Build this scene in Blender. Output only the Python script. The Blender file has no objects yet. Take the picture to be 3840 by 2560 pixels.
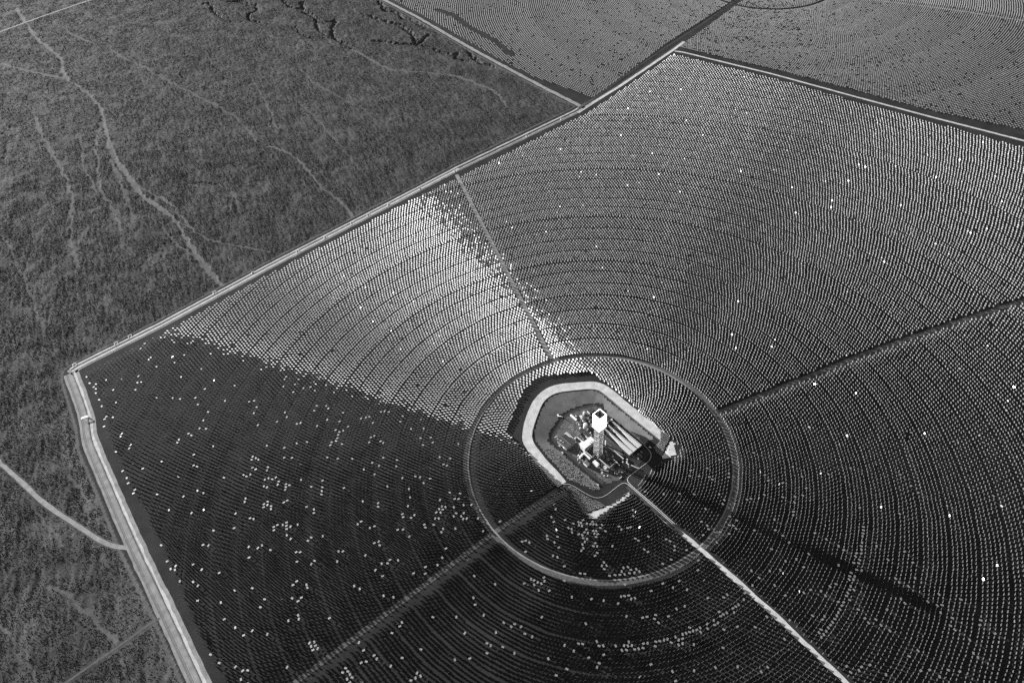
import bpy, math, random
import numpy as np
from mathutils import Vector, Matrix
R = math.radians
rng = np.random.default_rng(7)
random.seed(7)
scene = bpy.context.scene
COL = scene.collection

# ------------------------------------------------------------------ survey
# The photograph's camera, solved from the ring road round the tower: world in metres, tower foot at the origin.
FPX, PITCH, ROLL = 2603.0, R(46.975), R(-5.588)
CAM = np.array([-148.9, -768.8, 1175.7])
_c, _s = math.cos(ROLL), math.sin(ROLL)
_rt = np.array([1., 0, 0]); _up = np.array([0, math.sin(PITCH), math.cos(PITCH)])
FWD = np.array([0, math.cos(PITCH), -math.sin(PITCH)])
RGT = _c * _rt + _s * _up
UPV = -_s * _rt + _c * _up

def gp(pts, z=0.0):
    """survey marks -> ground plan (metres) on the level z"""
    p = np.atleast_2d(np.array(pts, float))
    d = ((p[:, :1] - 1920) / FPX) * RGT - ((p[:, 1:2] - 1280) / FPX) * UPV + FWD
    t = (z - CAM[2]) / d[:, 2]
    return (CAM + d * t[:, None])[:, :2]

def proj(P):
    q = P - CAM
    dz = q @ FWD
    return np.stack([1920 + FPX * (q @ RGT) / dz, 1280 - FPX * (q @ UPV) / dz], 1), dz

def zm(s, ox, oy):
    return lambda pts: [(ox + x / s, oy + y / s) for x, y in pts]
Z1 = zm(2.413, 1900, 1350)
Z2 = zm(5.227, 2050, 1500)

# ------------------------------------------------------------------ small geometry helpers
def inpoly(x, y, poly):
    c = np.zeros(x.shape, bool)
    n = len(poly)
    for i in range(n):
        x0, y0 = poly[i]; x1, y1 = poly[(i + 1) % n]
        if y0 == y1: continue
        c ^= ((y0 > y) != (y1 > y)) & (x < (x1 - x0) * (y - y0) / (y1 - y0) + x0)
    return c

def dpoly(x, y, pts, closed=False, lim=None):
    """distance to a polyline"""
    d = np.full(x.shape, 1e9)
    n = len(pts)
    for i in range(n if closed else n - 1):
        ax, ay = pts[i]; bx, by = pts[(i + 1) % n]
        vx, vy = bx - ax, by - ay
        L = vx * vx + vy * vy + 1e-9
        t = np.clip(((x - ax) * vx + (y - ay) * vy) / L, 0, 1)
        d = np.minimum(d, (x - ax - t * vx) ** 2 + (y - ay - t * vy) ** 2)
    return np.sqrt(d)

def sstep(a, b, x):
    t = np.clip((x - a) / (b - a), 0, 1)
    return t * t * (3 - 2 * t)

_tab = rng.random((512, 512)).astype(np.float32)
def vnoise(x, y, seed=0):
    x = x + seed * 37.7; y = y + seed * 91.3
    xi = np.floor(x).astype(np.int64); yi = np.floor(y).astype(np.int64)
    fx = x - xi; fy = y - yi
    fx = fx * fx * (3 - 2 * fx); fy = fy * fy * (3 - 2 * fy)
    a = _tab[xi % 512, yi % 512]; b = _tab[(xi + 1) % 512, yi % 512]
    c = _tab[xi % 512, (yi + 1) % 512]; d = _tab[(xi + 1) % 512, (yi + 1) % 512]
    return (a * (1 - fx) + b * fx) * (1 - fy) + (c * (1 - fx) + d * fx) * fy
def fbm(x, y, seed=0, oct=4):
    v = 0; a = .5
    for i in range(oct):
        v = v + a * vnoise(x * 2 ** i, y * 2 ** i, seed + i); a *= .5
    return v

def smooth(pts, n=3):
    p = [tuple(q) for q in pts]
    for _ in range(n):
        q = [p[0]]
        for a, b in zip(p[:-1], p[1:]):
            q.append((a[0] * .75 + b[0] * .25, a[1] * .75 + b[1] * .25))
            q.append((a[0] * .25 + b[0] * .75, a[1] * .25 + b[1] * .75))
        q.append(p[-1]); p = q
    return p

def resample(pts, step):
    p = np.array(pts, float)
    s = np.concatenate([[0], np.cumsum(np.hypot(*np.diff(p, axis=0).T))])
    n = max(2, int(s[-1] / step) + 1)
    t = np.linspace(0, s[-1], n)
    return np.stack([np.interp(t, s, p[:, 0]), np.interp(t, s, p[:, 1])], 1)

# ------------------------------------------------------------------ materials (all grey: the place is shot in black and white)
def mat(name, v, rough=.8, metal=0., noise=0., nscale=1., bump=0., bscale=1., spec=.2):
    m = bpy.data.materials.new(name); m.use_nodes = True
    nt = m.node_tree; b = nt.nodes['Principled BSDF']
    b.inputs['Base Color'].default_value = (v, v, v, 1)
    b.inputs['Roughness'].default_value = rough
    b.inputs['Metallic'].default_value = metal
    b.inputs['Specular IOR Level'].default_value = spec
    if noise or bump:
        g = nt.nodes.new('ShaderNodeNewGeometry')
    if noise:
        t = nt.nodes.new('ShaderNodeTexNoise'); t.inputs['Scale'].default_value = nscale; t.inputs['Detail'].default_value = 5
        nt.links.new(g.outputs['Position'], t.inputs['Vector'])
        mr = nt.nodes.new('ShaderNodeMapRange')
        mr.inputs['From Min'].default_value = .3; mr.inputs['From Max'].default_value = .7
        mr.inputs['To Min'].default_value = v * (1 - noise); mr.inputs['To Max'].default_value = v * (1 + noise)
        nt.links.new(t.outputs['Fac'], mr.inputs['Value'])
        nt.links.new(mr.outputs['Result'], b.inputs['Base Color'])
    if bump:
        t2 = nt.nodes.new('ShaderNodeTexNoise'); t2.inputs['Scale'].default_value = bscale; t2.inputs['Detail'].default_value = 4
        nt.links.new(g.outputs['Position'], t2.inputs['Vector'])
        bp = nt.nodes.new('ShaderNodeBump'); bp.inputs['Strength'].default_value = 1; bp.inputs['Distance'].default_value = bump
        nt.links.new(t2.outputs['Fac'], bp.inputs['Height'])
        nt.links.new(bp.outputs['Normal'], b.inputs['Normal'])
    return m

def mirror_mat(name, soil, dust, refl=.9):
    """clear glass mirror, a broad lobe from the film of soiling, a little loose dust"""
    m = bpy.data.materials.new(name); m.use_nodes = True
    nt = m.node_tree; nt.nodes.remove(nt.nodes['Principled BSDF'])
    o = nt.nodes['Material Output']
    def gl(r, v):
        g = nt.nodes.new('ShaderNodeBsdfGlossy'); g.inputs['Roughness'].default_value = r; g.inputs['Color'].default_value = (v, v, v, 1); return g
    d = nt.nodes.new('ShaderNodeBsdfDiffuse'); d.inputs['Color'].default_value = (.7, .7, .7, 1)
    x = nt.nodes.new('ShaderNodeMixShader'); x.inputs[0].default_value = soil
    y = nt.nodes.new('ShaderNodeMixShader'); y.inputs[0].default_value = dust
    nt.links.new(gl(.03, refl).outputs[0], x.inputs[1]); nt.links.new(gl(.5, .9).outputs[0], x.inputs[2])
    nt.links.new(x.outputs[0], y.inputs[1]); nt.links.new(d.outputs[0], y.inputs[2]); nt.links.new(y.outputs[0], o.inputs['Surface'])
    return m

M = {}
M['mirror'] = mirror_mat('mirror_glass', .11, .012)
M['back'] = mat('mirror_backing', .09, .6)
M['steel'] = mat('galvanised_steel', .2, .5, .3)
M['post'] = mat('weathered_post_steel', .03, .7)
M['white'] = mat('white_paint', .5, .5, noise=.06, nscale=.4)
M['offwhite'] = mat('pale_sheet_metal', .34, .5, noise=.12, nscale=.5)
M['grey'] = mat('grey_sheet_metal', .16, .55, noise=.15, nscale=.6)
M['dark'] = mat('dark_sheet_metal', .035, .6, noise=.2, nscale=.6)
M['black'] = mat('black_steel', .025, .6)
M['concrete'] = mat('concrete', .3, .85, noise=.15, nscale=.6)
M['asphalt'] = mat('asphalt', .025, .9, noise=.25, nscale=.12)
M['gravel'] = mat('pale_gravel', .06, .95, noise=.35, nscale=.25, bump=.25, bscale=.8)
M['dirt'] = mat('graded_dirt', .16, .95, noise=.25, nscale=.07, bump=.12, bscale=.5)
M['slope'] = mat('graded_slope', .1, .95, noise=.2, nscale=.05, bump=.1, bscale=.4)
M['paledirt'] = mat('pale_dirt', .32, .95, noise=.2, nscale=.08, bump=.12, bscale=.6)
M['berm'] = mat('berm_soil', .075, .95, noise=.3, nscale=.3)
M['rock'] = mat('riprap_rock', .14, .9, noise=.4, nscale=.5)
M['steel2'] = mat('pale_painted_steel', .34, .5)
M['pale'] = mat('pale_roofing', .36, .6, noise=.1, nscale=.3)
M['black2'] = mat('dark_wind_wall', .03, .7)
M['hill'] = mat('mountain_rock', .07, .95, noise=.4, nscale=.002)
g_ = bpy.data.materials.new('receiver_glow'); g_.use_nodes = True  # emission stands in for sunlight the mirrors concentrate on the receiver
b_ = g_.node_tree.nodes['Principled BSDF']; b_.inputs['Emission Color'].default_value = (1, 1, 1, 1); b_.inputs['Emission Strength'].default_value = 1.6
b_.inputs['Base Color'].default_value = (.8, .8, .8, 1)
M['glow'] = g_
M['scrub'] = mat('scrub_leaves', .035, .9, noise=.5, nscale=.08)
M['tyre'] = mat('tyre_rubber', .02, .9)
M['glass'] = mat('window_glass', .03, .1, spec=.5)

# ------------------------------------------------------------------ mesh builder
class MB:
    def __init__(s): s.v = []; s.f = []; s.m = []
    def add(s, vs, fs, mi=0):
        o = len(s.v); s.v += [tuple(map(float, q)) for q in vs]
        s.f += [tuple(i + o for i in f) for f in fs]; s.m += [mi] * len(fs)
        return s
    def box(s, x, y, z, sx, sy, sz, rz=0, mi=0):
        """centred in x,y ; standing on z"""
        c, sn = math.cos(rz), math.sin(rz); vs = []
        for dz in (0, sz):
            for dx, dy in ((-1, -1), (1, -1), (1, 1), (-1, 1)):
                a, b = dx * sx / 2, dy * sy / 2
                vs.append((x + a * c - b * sn, y + a * sn + b * c, z + dz))
        return s.add(vs, [(3, 2, 1, 0), (4, 5, 6, 7), (0, 1, 5, 4), (1, 2, 6, 5), (2, 3, 7, 6), (3, 0, 4, 7)], mi)
    def bar(s, p, q, r, n=4, mi=0, r2=None):
        p, q = Vector(p), Vector(q); r2 = r if r2 is None else r2
        d = (q - p).normalized()
        a = d.cross(Vector((0, 0, 1)) if abs(d.z) < .95 else Vector((1, 0, 0))).normalized(); b = d.cross(a)
        vs = []
        for c, rr in ((p, r), (q, r2)):
            for i in range(n):
                t = 2 * math.pi * (i + .5) / n
                vs.append(c + a * math.cos(t) * rr + b * math.sin(t) * rr)
        fs = [(i, (i + 1) % n, n + (i + 1) % n, n + i) for i in range(n)] + [tuple(range(n))[::-1], tuple(range(n, 2 * n))]
        return s.add(vs, fs, mi)
    def cyl(s, x, y, z, r, h, n=20, mi=0, r2=None): return s.bar((x, y, z), (x, y, z + h), r, n, mi, r2)
    def dome(s, x, y, z, r, h, n=20, mi=0):
        vs = [(x + r * math.cos(2 * math.pi * i / n), y + r * math.sin(2 * math.pi * i / n), z) for i in range(n)]
        vs += [(x + .6 * r * math.cos(2 * math.pi * i / n), y + .6 * r * math.sin(2 * math.pi * i / n), z + .8 * h) for i in range(n)]
        vs += [(x, y, z + h)]
        fs = [(i, (i + 1) % n, n + (i + 1) % n, n + i) for i in range(n)] + [(n + i, n + (i + 1) % n, 2 * n) for i in range(n)]
        return s.add(vs, fs, mi)
    def gable(s, x, y, z, sx, sy, h, over=.4, t=.25, mi=0):
        """gable roof, ridge along x, eaves at z"""
        X, Y = sx / 2 + over, sy / 2 + over
        z0 = z - h * over / (sy / 2)
        vs = [(x - X, y - Y, z0), (x + X, y - Y, z0), (x + X, y, z + h), (x - X, y, z + h), (x - X, y + Y, z0), (x + X, y + Y, z0)]
        vs += [(a, b, c + t) for a, b, c in vs]
        fs = [(6, 7, 8, 9), (9, 8, 11, 10), (0, 3, 2, 1), (3, 4, 5, 2), (0, 1, 7, 6), (5, 4, 10, 11), (1, 2, 8, 7), (2, 5, 11, 8), (3, 0, 6, 9), (4, 3, 9, 10)]
        return s.add(vs, fs, mi)
    def prism(s, poly, z0, z1, mi=0):
        n = len(poly)
        vs = [(a, b, z0) for a, b in poly] + [(a, b, z1) for a, b in poly]
        fs = [tuple(range(n))[::-1], tuple(range(n, 2 * n))] + [(i, (i + 1) % n, n + (i + 1) % n, n + i) for i in range(n)]
        return s.add(vs, fs, mi)
    def build(s, name, mats, parent=None, loc=None):
        me = bpy.data.meshes.new(name); me.from_pydata(s.v, [], s.f)
        mats = mats if isinstance(mats, (list, tuple)) else [mats]
        for m in mats: me.materials.append(m)
        if len(mats) > 1: me.polygons.foreach_set('material_index', s.m)
        me.update()
        o = bpy.data.objects.new(name, me); COL.objects.link(o)
        if parent: o.parent = parent
        if loc is not None: o.location = loc
        return o

def npmesh(name, V, F, mats, mi=None, smooth_=False):
    """V (n,3), F (m,4) quads"""
    me = bpy.data.meshes.new(name)
    V = np.ascontiguousarray(V, np.float32); F = np.ascontiguousarray(F, np.int32)
    k = F.shape[1]
    me.vertices.add(len(V)); me.vertices.foreach_set('co', V.ravel())
    me.loops.add(F.size); me.loops.foreach_set('vertex_index', F.ravel())
    me.polygons.add(len(F)); me.polygons.foreach_set('loop_start', np.arange(0, F.size, k, dtype=np.int32))
    for m in mats: me.materials.append(m)
    if mi is not None: me.polygons.foreach_set('material_index', np.ascontiguousarray(mi, np.int32))
    me.polygons.foreach_set('use_smooth', np.full(len(F), smooth_))
    me.update(calc_edges=True)
    o = bpy.data.objects.new(name, me); COL.objects.link(o)
    return o

def empty(name, loc, rz=0):
    o = bpy.data.objects.new(name, None); COL.objects.link(o)
    o.location = loc; o.rotation_euler = (0, 0, rz); o.empty_display_size = 1
    return o
def tag(o, label, cat, group=None, kind=None):
    o['label'] = label; o['category'] = cat
    if group: o['group'] = group
    if kind: o['kind'] = kind
    return o
def struct(o, label, cat):
    return tag(o, label, cat, kind='structure')
def thing(name, label, cat, loc, rz=0, group=None): return tag(empty(name, loc, rz), label, cat, group)

# ------------------------------------------------------------------ plan of the site
RR = 264.0
PADZ = -6.0
pad_poly = [tuple(q) for q in gp(Z1([(405, 715), (420, 660), (470, 590), (520, 510), (600, 455), (700, 425), (800, 400), (860, 420), (905, 490), (1250, 765), (1305, 830), (1312, 880), (1210, 960), (1090, 1050), (1050, 1095), (1000, 1110), (900, 1140), (860, 1110), (640, 930)]), PADZ)]
rim_poly = [tuple(q) for q in gp(Z1([(235, 690), (250, 600), (290, 490), (330, 390), (390, 330), (470, 295), (600, 280), (760, 265), (840, 280), (900, 330), (1100, 500), (1300, 660), (1400, 745), (1580, 900), (1500, 1150), (1150, 1560), (850, 1500), (680, 1400), (545, 1090), (400, 930), (300, 810), (250, 735)]))]

# hand-drawn washes and gullies of the desert (survey marks, half width m, depth m, paleness)
washes = []
def wash(pts, w, d, b, n=2): washes.append((np.array(smooth(gp(pts), n)), w, d, b))
wash([(60, 30), (75, 60), (100, 90), (130, 140), (180, 180), (225, 215), (235, 265), (240, 290), (300, 330), (350, 370), (375, 400), (385, 450), (400, 520), (430, 590), (470, 650), (520, 720), (560, 755), (620, 790), (690, 880), (720, 940), (760, 990), (830, 1075)], 6.5, 1.4, .9)
wash([(0, 240), (100, 265), (200, 285), (240, 295)], 6, .6, .5)
wash([(375, 460), (355, 520), (350, 570), (370, 620), (360, 680), (390, 740), (430, 790), (450, 860)], 5, .8, .4)
wash([(395, 470), (410, 560), (440, 660), (470, 730), (500, 830)], 5, .6, .4)
wash([(130, 440), (150, 500), (190, 560), (230, 640), (260, 700), (270, 790), (260, 900), (290, 1000)], 6, .6, .5)
wash([(290, 500), (310, 560), (300, 600), (330, 660), (360, 720)], 4, .5, .4)
wash([(1000, 548), (1080, 568), (1130, 610), (1170, 660), (1200, 700), (1260, 740), (1310, 790), (1330, 850)], 4, .6, .7)
wash([(480, 680), (560, 720), (640, 760), (700, 850), (780, 900), (900, 920), (1000, 945)], 3.5, .7, .5)
wash([(700, 690), (760, 700), (830, 690), (880, 740), (900, 800)], 4, .8, .3)
wash([(250, 120), (330, 160), (400, 160), (440, 210), (520, 240), (600, 290), (680, 330), (760, 370), (860, 420), (920, 480), (960, 530)], 5, .5, .4)
wash([(920, 250), (960, 330), (990, 370), (1020, 430), (1040, 500)], 4, .6, .4)
wash([(1300, 180), (1370, 210), (1440, 260), (1560, 268), (1700, 280), (1780, 310), (1860, 345), (1900, 400)], 5, .8, .7)
wash([(1250, 170), (1200, 120), (1150, 110), (1050, 150), (1000, 130)], 4, .6, .4)
wash([(1300, 215), (1180, 190), (1050, 170)], 3, .5, .4)
wash([(0, 880), (40, 930), (60, 1000), (110, 1080), (140, 1180), (170, 1260)], 4, .5, .35)
wash([(600, 830), (640, 900), (720, 960), (800, 1030)], 3, .5, .5)
wash([(1130, 390), (1180, 440), (1230, 500), (1290, 560), (1350, 640)], 5, .5, .35)
wash([(1120, 150), (1100, 220), (1150, 290), (1210, 330), (1300, 380), (1400, 430)], 4, .5, .35)
wash([(20, 1720), (60, 1750), (70, 1800), (110, 1880), (160, 1960), (230, 2040)], 2.5, .5, .4)
wash([(180, 2190), (250, 2230), (320, 2290), (380, 2350), (430, 2400), (450, 2440), (470, 2560)], 3, .5, .6)
wash([(0, 2330), (50, 2410), (100, 2490), (140, 2560)], 2.5, .5, .4)
wash([(250, 1780), (300, 1830), (330, 1930), (340, 2010), (400, 2110), (430, 2220), (440, 2300)], 3, .5, .4)
gull = []
def gully(pts, w, d): gull.append((np.array(smooth(gp(pts), 1)), w, d))
gully([(1420, 5), (1440, 40), (1490, 50), (1510, 70), (1540, 75), (1600, 105)], 8, 7)
gully([(1385, 60), (1430, 80), (1470, 85), (1500, 95), (1535, 120), (1555, 145), (1560, 170), (1590, 150), (1605, 130)], 8, 7)
gully([(1400, 155), (1455, 155), (1480, 165), (1540, 165), (1600, 175), (1660, 200), (1700, 205), (1720, 195), (1700, 220), (1760, 230)], 7, 6)
gully([(1740, 160), (1760, 200), (1790, 235), (1850, 250)], 7, 5)
gully([(860, 5), (900, 5), (930, 15), (960, 20), (965, 40), (930, 55), (935, 75), (970, 85)], 8, 7)
gully([(1060, 0), (1080, 25), (1130, 35), (1180, 60), (1190, 110), (1220, 130)], 7, 6)
gully([(1130, 10), (1140, 50), (1180, 65), (1230, 85), (1260, 75), (1240, 110), (1250, 140), (1320, 180)], 8, 7)
gully([(760, 15), (790, 10), (800, 50), (840, 70)], 7, 6)
gully([(700, 215), (740, 220), (780, 235), (830, 265)], 4, 2.5)
gully([(10, 500), (30, 520), (18, 560), (25, 600), (0, 580)], 4, 2.5)
gully([(690, 660), (720, 690), (760, 685), (800, 690)], 4, 2.2)
gully([(1110, 100), (1125, 130), (1190, 150)], 4, 3)
gully([(1770, 60), (1790, 100), (1830, 130)], 7, 5)

road_up = [(270, 1391), (300, 1372), (600, 1222), (1000, 1006), (1500, 747), (1720, 632), (2160, 420), (2215, 385), (2320, 320), (2520, 185), (2560, 155)]
road_left = [(262, 1400), (270, 1425), (320, 1560), (328, 1640), (345, 1690), (415, 1850), (500, 2050), (630, 2320), (740, 2560), (800, 2690)]
main_poly = [tuple(q) for q in gp([(930, 2760), (830, 2560), (700, 2290), (610, 2060), (470, 1790), (395, 1620), (378, 1520), (318, 1405), (340, 1390), (600, 1258), (1000, 1036), (1500, 775), (1720, 668), (2215, 420), (2525, 206), (2900, 297), (3200, 382), (3500, 463), (3840, 558), (4040, 618), (4040, 2760)])]
far_right_poly = [tuple(q) for q in gp([(2545, 180), (2600, 140), (2780, 8), (2850, -70), (3700, -70), (4000, 50), (4040, 540), (3840, 490), (3500, 420), (3200, 340), (2900, 262)])]
far_mid_poly = [tuple(q) for q in gp([(1470, 0), (1400, -50), (2820, -70), (2755, 0), (2500, 165), (2225, 370), (2000, 290), (1860, 218), (1760, 160), (1640, 90)])]
T2 = np.array([1060., 2213.])
beyond_poly = [tuple(q) for q in gp([(3330, 0), (3200, -30), (3300, -60), (4040, -60), (4040, 85), (3840, 66)])]
pad_excl = [tuple(q) for q in gp(Z1([(-5, 650), (150, 285), (250, 190), (330, 145), (560, 128), (740, 105), (830, 165), (1070, 345), (1300, 560), (1470, 700), (1570, 780), (1545, 880), (1400, 930), (1330, 960), (1250, 1040), (1190, 1130), (1150, 1175), (1080, 1200), (950, 1300), (780, 1450), (720, 1420), (560, 1165), (470, 1125), (80, 745)]))]
rad_nw = gp([(2066, 1345), (1712, 655)])
rad_e = gp([(2700, 1543), (3060, 1400), (3230, 1330), (3560, 1215), (3840, 1125), (4040, 1060)])
rad_sw = gp([(2090, 1835), (1850, 1998), (1480, 2275), (1090, 2570), (900, 2710)])
rad_se = gp([(2352, 1818), (2460, 1915), (2560, 2005), (2640, 2068), (2900, 2300), (3170, 2555), (3300, 2680)])
dirt_l = gp([(-60, 1670), (0, 1735), (80, 1805), (160, 1885), (290, 1970), (380, 2030), (430, 2048), (490, 2055)])
track_b = gp([(200, 2590), (330, 2500), (430, 2432), (560, 2340), (610, 2310)])
road_tl = gp([(-80, 152), (0, 120), (150, 65), (340, 0), (400, -22)])
road_tm = gp([(1330, -60), (1440, 0), (1560, 62), (1640, 108), (1760, 178), (1860, 233), (2000, 308), (2190, 405)])
road_tr = gp([(3100, -30), (3270, 0), (3560, 36), (3840, 78), (4040, 108)])
bound_r = gp([(2530, 192), (2560, 196), (2900, 279), (3200, 361), (3500, 441), (3840, 528), (4040, 580)])
dark_t = gp([(2175, 410), (2330, 300), (2500, 180), (2640, 90), (2770, 0), (2850, -60)])
road_up_g = gp(road_up); road_left_g = gp(road_left)
desert_edge = np.concatenate([gp([(840, 2690), (690, 2560), (585, 2320), (450, 2050), (370, 1850), (300, 1690), (288, 1600), (235, 1425), (240, 1390), (265, 1370), (600, 1200), (1000, 985), (1500, 727), (1720, 612), (2160, 400), (2000, 318), (1860, 243), (1760, 188), (1640, 118), (1560, 72), (1440, 8), (1340, -50)])])
desert_poly = [tuple(q) for q in desert_edge] + [tuple(q) for q in gp([(1200, -200), (-600, -200)])] + [(-6000., 3000.), (-6000., -2500.), (-700., -2500.)]

# ------------------------------------------------------------------ terrain height
def terrain(x, y):
    x = np.asarray(x, float); y = np.asarray(y, float)
    h = np.zeros(x.shape)
    near = (np.abs(x) < 420) & (np.abs(y) < 420)
    if near.any():
        xs, ys = x[near], y[near]
        ir = inpoly(xs, ys, rim_poly); ip = inpoly(xs, ys, pad_poly)
        dp = np.where(ip, 0, dpoly(xs, ys, pad_poly, True)); dr = np.where(ir, dpoly(xs, ys, rim_poly, True), 0)
        hh = np.where(ir, PADZ * dr / (dp + dr + 1e-6), 0)
        h[near] = np.where(ip, PADZ, hh)
    return h

def desert_relief(x, y, dm):
    """dm: 0 at roads and fields .. 1 in the open desert"""
    # flow direction of the washes
    c, s = math.cos(R(-62)), math.sin(R(-62))
    u = x * c + y * s; v = -x * s + y * c
    h = (fbm(u / 60, v / 16, 3, 4) - .47) * 2.4 + (fbm(u / 20, v / 4.5, 9, 3) - .43) * 3.0
    pale = np.zeros(x.shape)
    for P, w, d, b in washes:
        bx0, by0 = P.min(0) - 60; bx1, by1 = P.max(0) + 60
        k = (x > bx0) & (x < bx1) & (y > by0) & (y < by1)
        if not k.any(): continue
        xs, ys = x[k], y[k]
        wob = (fbm(xs / 22, ys / 22, 21, 3) - .45)
        dd = dpoly(xs + wob * 22, ys + (fbm(xs / 25, ys / 25, 5, 2) - .4) * 18, P)
        ww = w * (.6 + 1.0 * vnoise(xs / 60, ys / 60, 12))
        f = 1 - sstep(ww * .55, ww * 1.25, dd)
        h[k] = h[k] * (1 - .8 * f) - d * f
        pale[k] = np.maximum(pale[k], b * f * (.55 + .6 * vnoise(xs / 7, ys / 7, 8)))
    for P, w, d in gull:
        bx0, by0 = P.min(0) - 60; bx1, by1 = P.max(0) + 60
        k = (x > bx0) & (x < bx1) & (y > by0) & (y < by1)
        if not k.any(): continue
        xs, ys = x[k], y[k]
        dd = dpoly(xs + (fbm(xs / 14, ys / 14, 31, 3) - .45) * 26, ys + (fbm(xs / 14, ys / 14, 35, 3) - .45) * 26, P)
        f = 1 - sstep(w * .5, w * 1.3, dd)
        h[k] = np.minimum(h[k], h[k] * (1 - f) - d * f)
    return h * dm, pale * dm

# ------------------------------------------------------------------ ground sheet
def axis(segs):
    out = [segs[0][0]]
    for a, b, st in segs:
        n = max(1, int(round((b - a) / st))); out += list(np.linspace(a, b, n + 1)[1:])
    return np.array(out)
ax = axis([(-30000, -4200, 2500), (-4200, -2600, 40), (-2600, -1500, 5), (-1500, 350, 3.2), (350, 900, 9), (900, 2300, 25), (2300, 30000, 2500)])
ay = axis([(-30000, -1500, 2500), (-1500, -560, 40), (-560, 1400, 3.2), (1400, 2500, 4.5), (2500, 3300, 8), (3300, 4500, 50), (4500, 40000, 2500)])
gx, gy = np.meshgrid(ax, ay); gx = gx.ravel(); gy = gy.ravel()
ind = inpoly(gx, gy, desert_poly)
edge = dpoly(gx, gy, desert_edge)
for P in (dirt_l, track_b, road_tl):
    edge = np.minimum(edge, dpoly(gx, gy, P) + 0)
dm = np.where(ind, sstep(2, 14, edge), 0.)
# keep the outer skirts level
dm *= sstep(-4200, -3800, gx) * (1 - sstep(4200, 4500, gy)) * sstep(-1500, -1300, gy)
rel, pale = desert_relief(gx, gy, dm)
gz = terrain(gx, gy) + rel
nx, ny = len(ax), len(ay)
ii = (np.arange(ny - 1)[:, None] * nx + np.arange(nx - 1)[None, :]).ravel()
ground = npmesh('ground', np.stack([gx, gy, gz], 1), np.stack([ii, ii + 1, ii + nx + 1, ii + nx], 1), [], smooth_=True)
# soil attribute : r = desert, g = pale wash sand, b = cleared strip / verge
verge = 1 - sstep(1.5, 5, np.minimum(dpoly(gx, gy, desert_edge) - 0, 1e3))
vw = 1 - sstep(10, 26, dpoly(gx + (fbm(gx / 9, gy / 9, 44, 3) - .45) * 30, gy, gp([(262, 1650), (300, 1760), (380, 1900), (450, 2010), (520, 2150), (600, 2350), (700, 2560)])))
ca = ground.data.color_attributes.new('soil', 'FLOAT_COLOR', 'POINT')
cd = np.stack([ind.astype(float), np.clip(pale, 0, 1), np.clip(np.where(ind, np.maximum(verge, .55 * vw), 0), 0, 1), np.ones(len(gx))], 1).astype(np.float32)
ca.data.foreach_set('color', cd.ravel())
m = bpy.data.materials.new('desert_soil'); m.use_nodes = True; nt = m.node_tree; b = nt.nodes['Principled BSDF']
b.inputs['Roughness'].default_value = .95; b.inputs['Specular IOR Level'].default_value = .05
def N(t, **k):
    n = nt.nodes.new(t)
    for a, v in k.items(): setattr(n, a, v)
    return n
def mathn(op, a, c):
    n = N('ShaderNodeMath', operation=op)
    for i, v in enumerate((a, c)):
        if isinstance(v, (int, float)): n.inputs[i].default_value = v
        else: nt.links.new(v, n.inputs[i])
    return n.outputs[0]
geo = N('ShaderNodeNewGeometry'); att = N('ShaderNodeAttribute', attribute_name='soil')
sep = N('ShaderNodeSeparateColor'); nt.links.new(att.outputs['Color'], sep.inputs[0])
def noise(sc, det=5):
    t = N('ShaderNodeTexNoise'); t.inputs['Scale'].default_value = sc; t.inputs['Detail'].default_value = det; t.inputs['Roughness'].default_value = .6
    nt.links.new(geo.outputs['Position'], t.inputs['Vector']); return t.outputs['Fac']
def rng_(v, a, c, o0, o1):
    n = N('ShaderNodeMapRange'); nt.links.new(v, n.inputs[0])
    for i, q in enumerate((a, c, o0, o1)): n.inputs[i + 1].default_value = q
    return n.outputs[0]
des = mathn('MULTIPLY', rng_(noise(.011, 6), .3, .7, .026, .062), rng_(noise(.22, 4), .3, .7, .6, 1.4))
des = mathn('ADD', des, mathn('MULTIPLY', sep.outputs[1], .05))
des = mathn('ADD', des, mathn('MULTIPLY', sep.outputs[2], .05))
fld = mathn('MULTIPLY', rng_(noise(.02, 5), .3, .7, .014, .026), rng_(noise(.3, 4), .3, .7, .75, 1.25))
mx = N('ShaderNodeMix'); mx.data_type = 'FLOAT'
nt.links.new(sep.outputs[0], mx.inputs[0]); nt.links.new(fld, mx.inputs[2]); nt.links.new(des, mx.inputs[3])
nt.links.new(mx.outputs[0], b.inputs['Base Color'])
bp = N('ShaderNodeBump'); bp.inputs['Distance'].default_value = .35; bp.inputs['Strength'].default_value = 1
nt.links.new(noise(.55, 4), bp.inputs['Height']); nt.links.new(bp.outputs['Normal'], b.inputs['Normal'])
ground.data.materials.append(m)
struct(ground, 'dark scrubby desert soil running under the whole site', 'ground')

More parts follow.
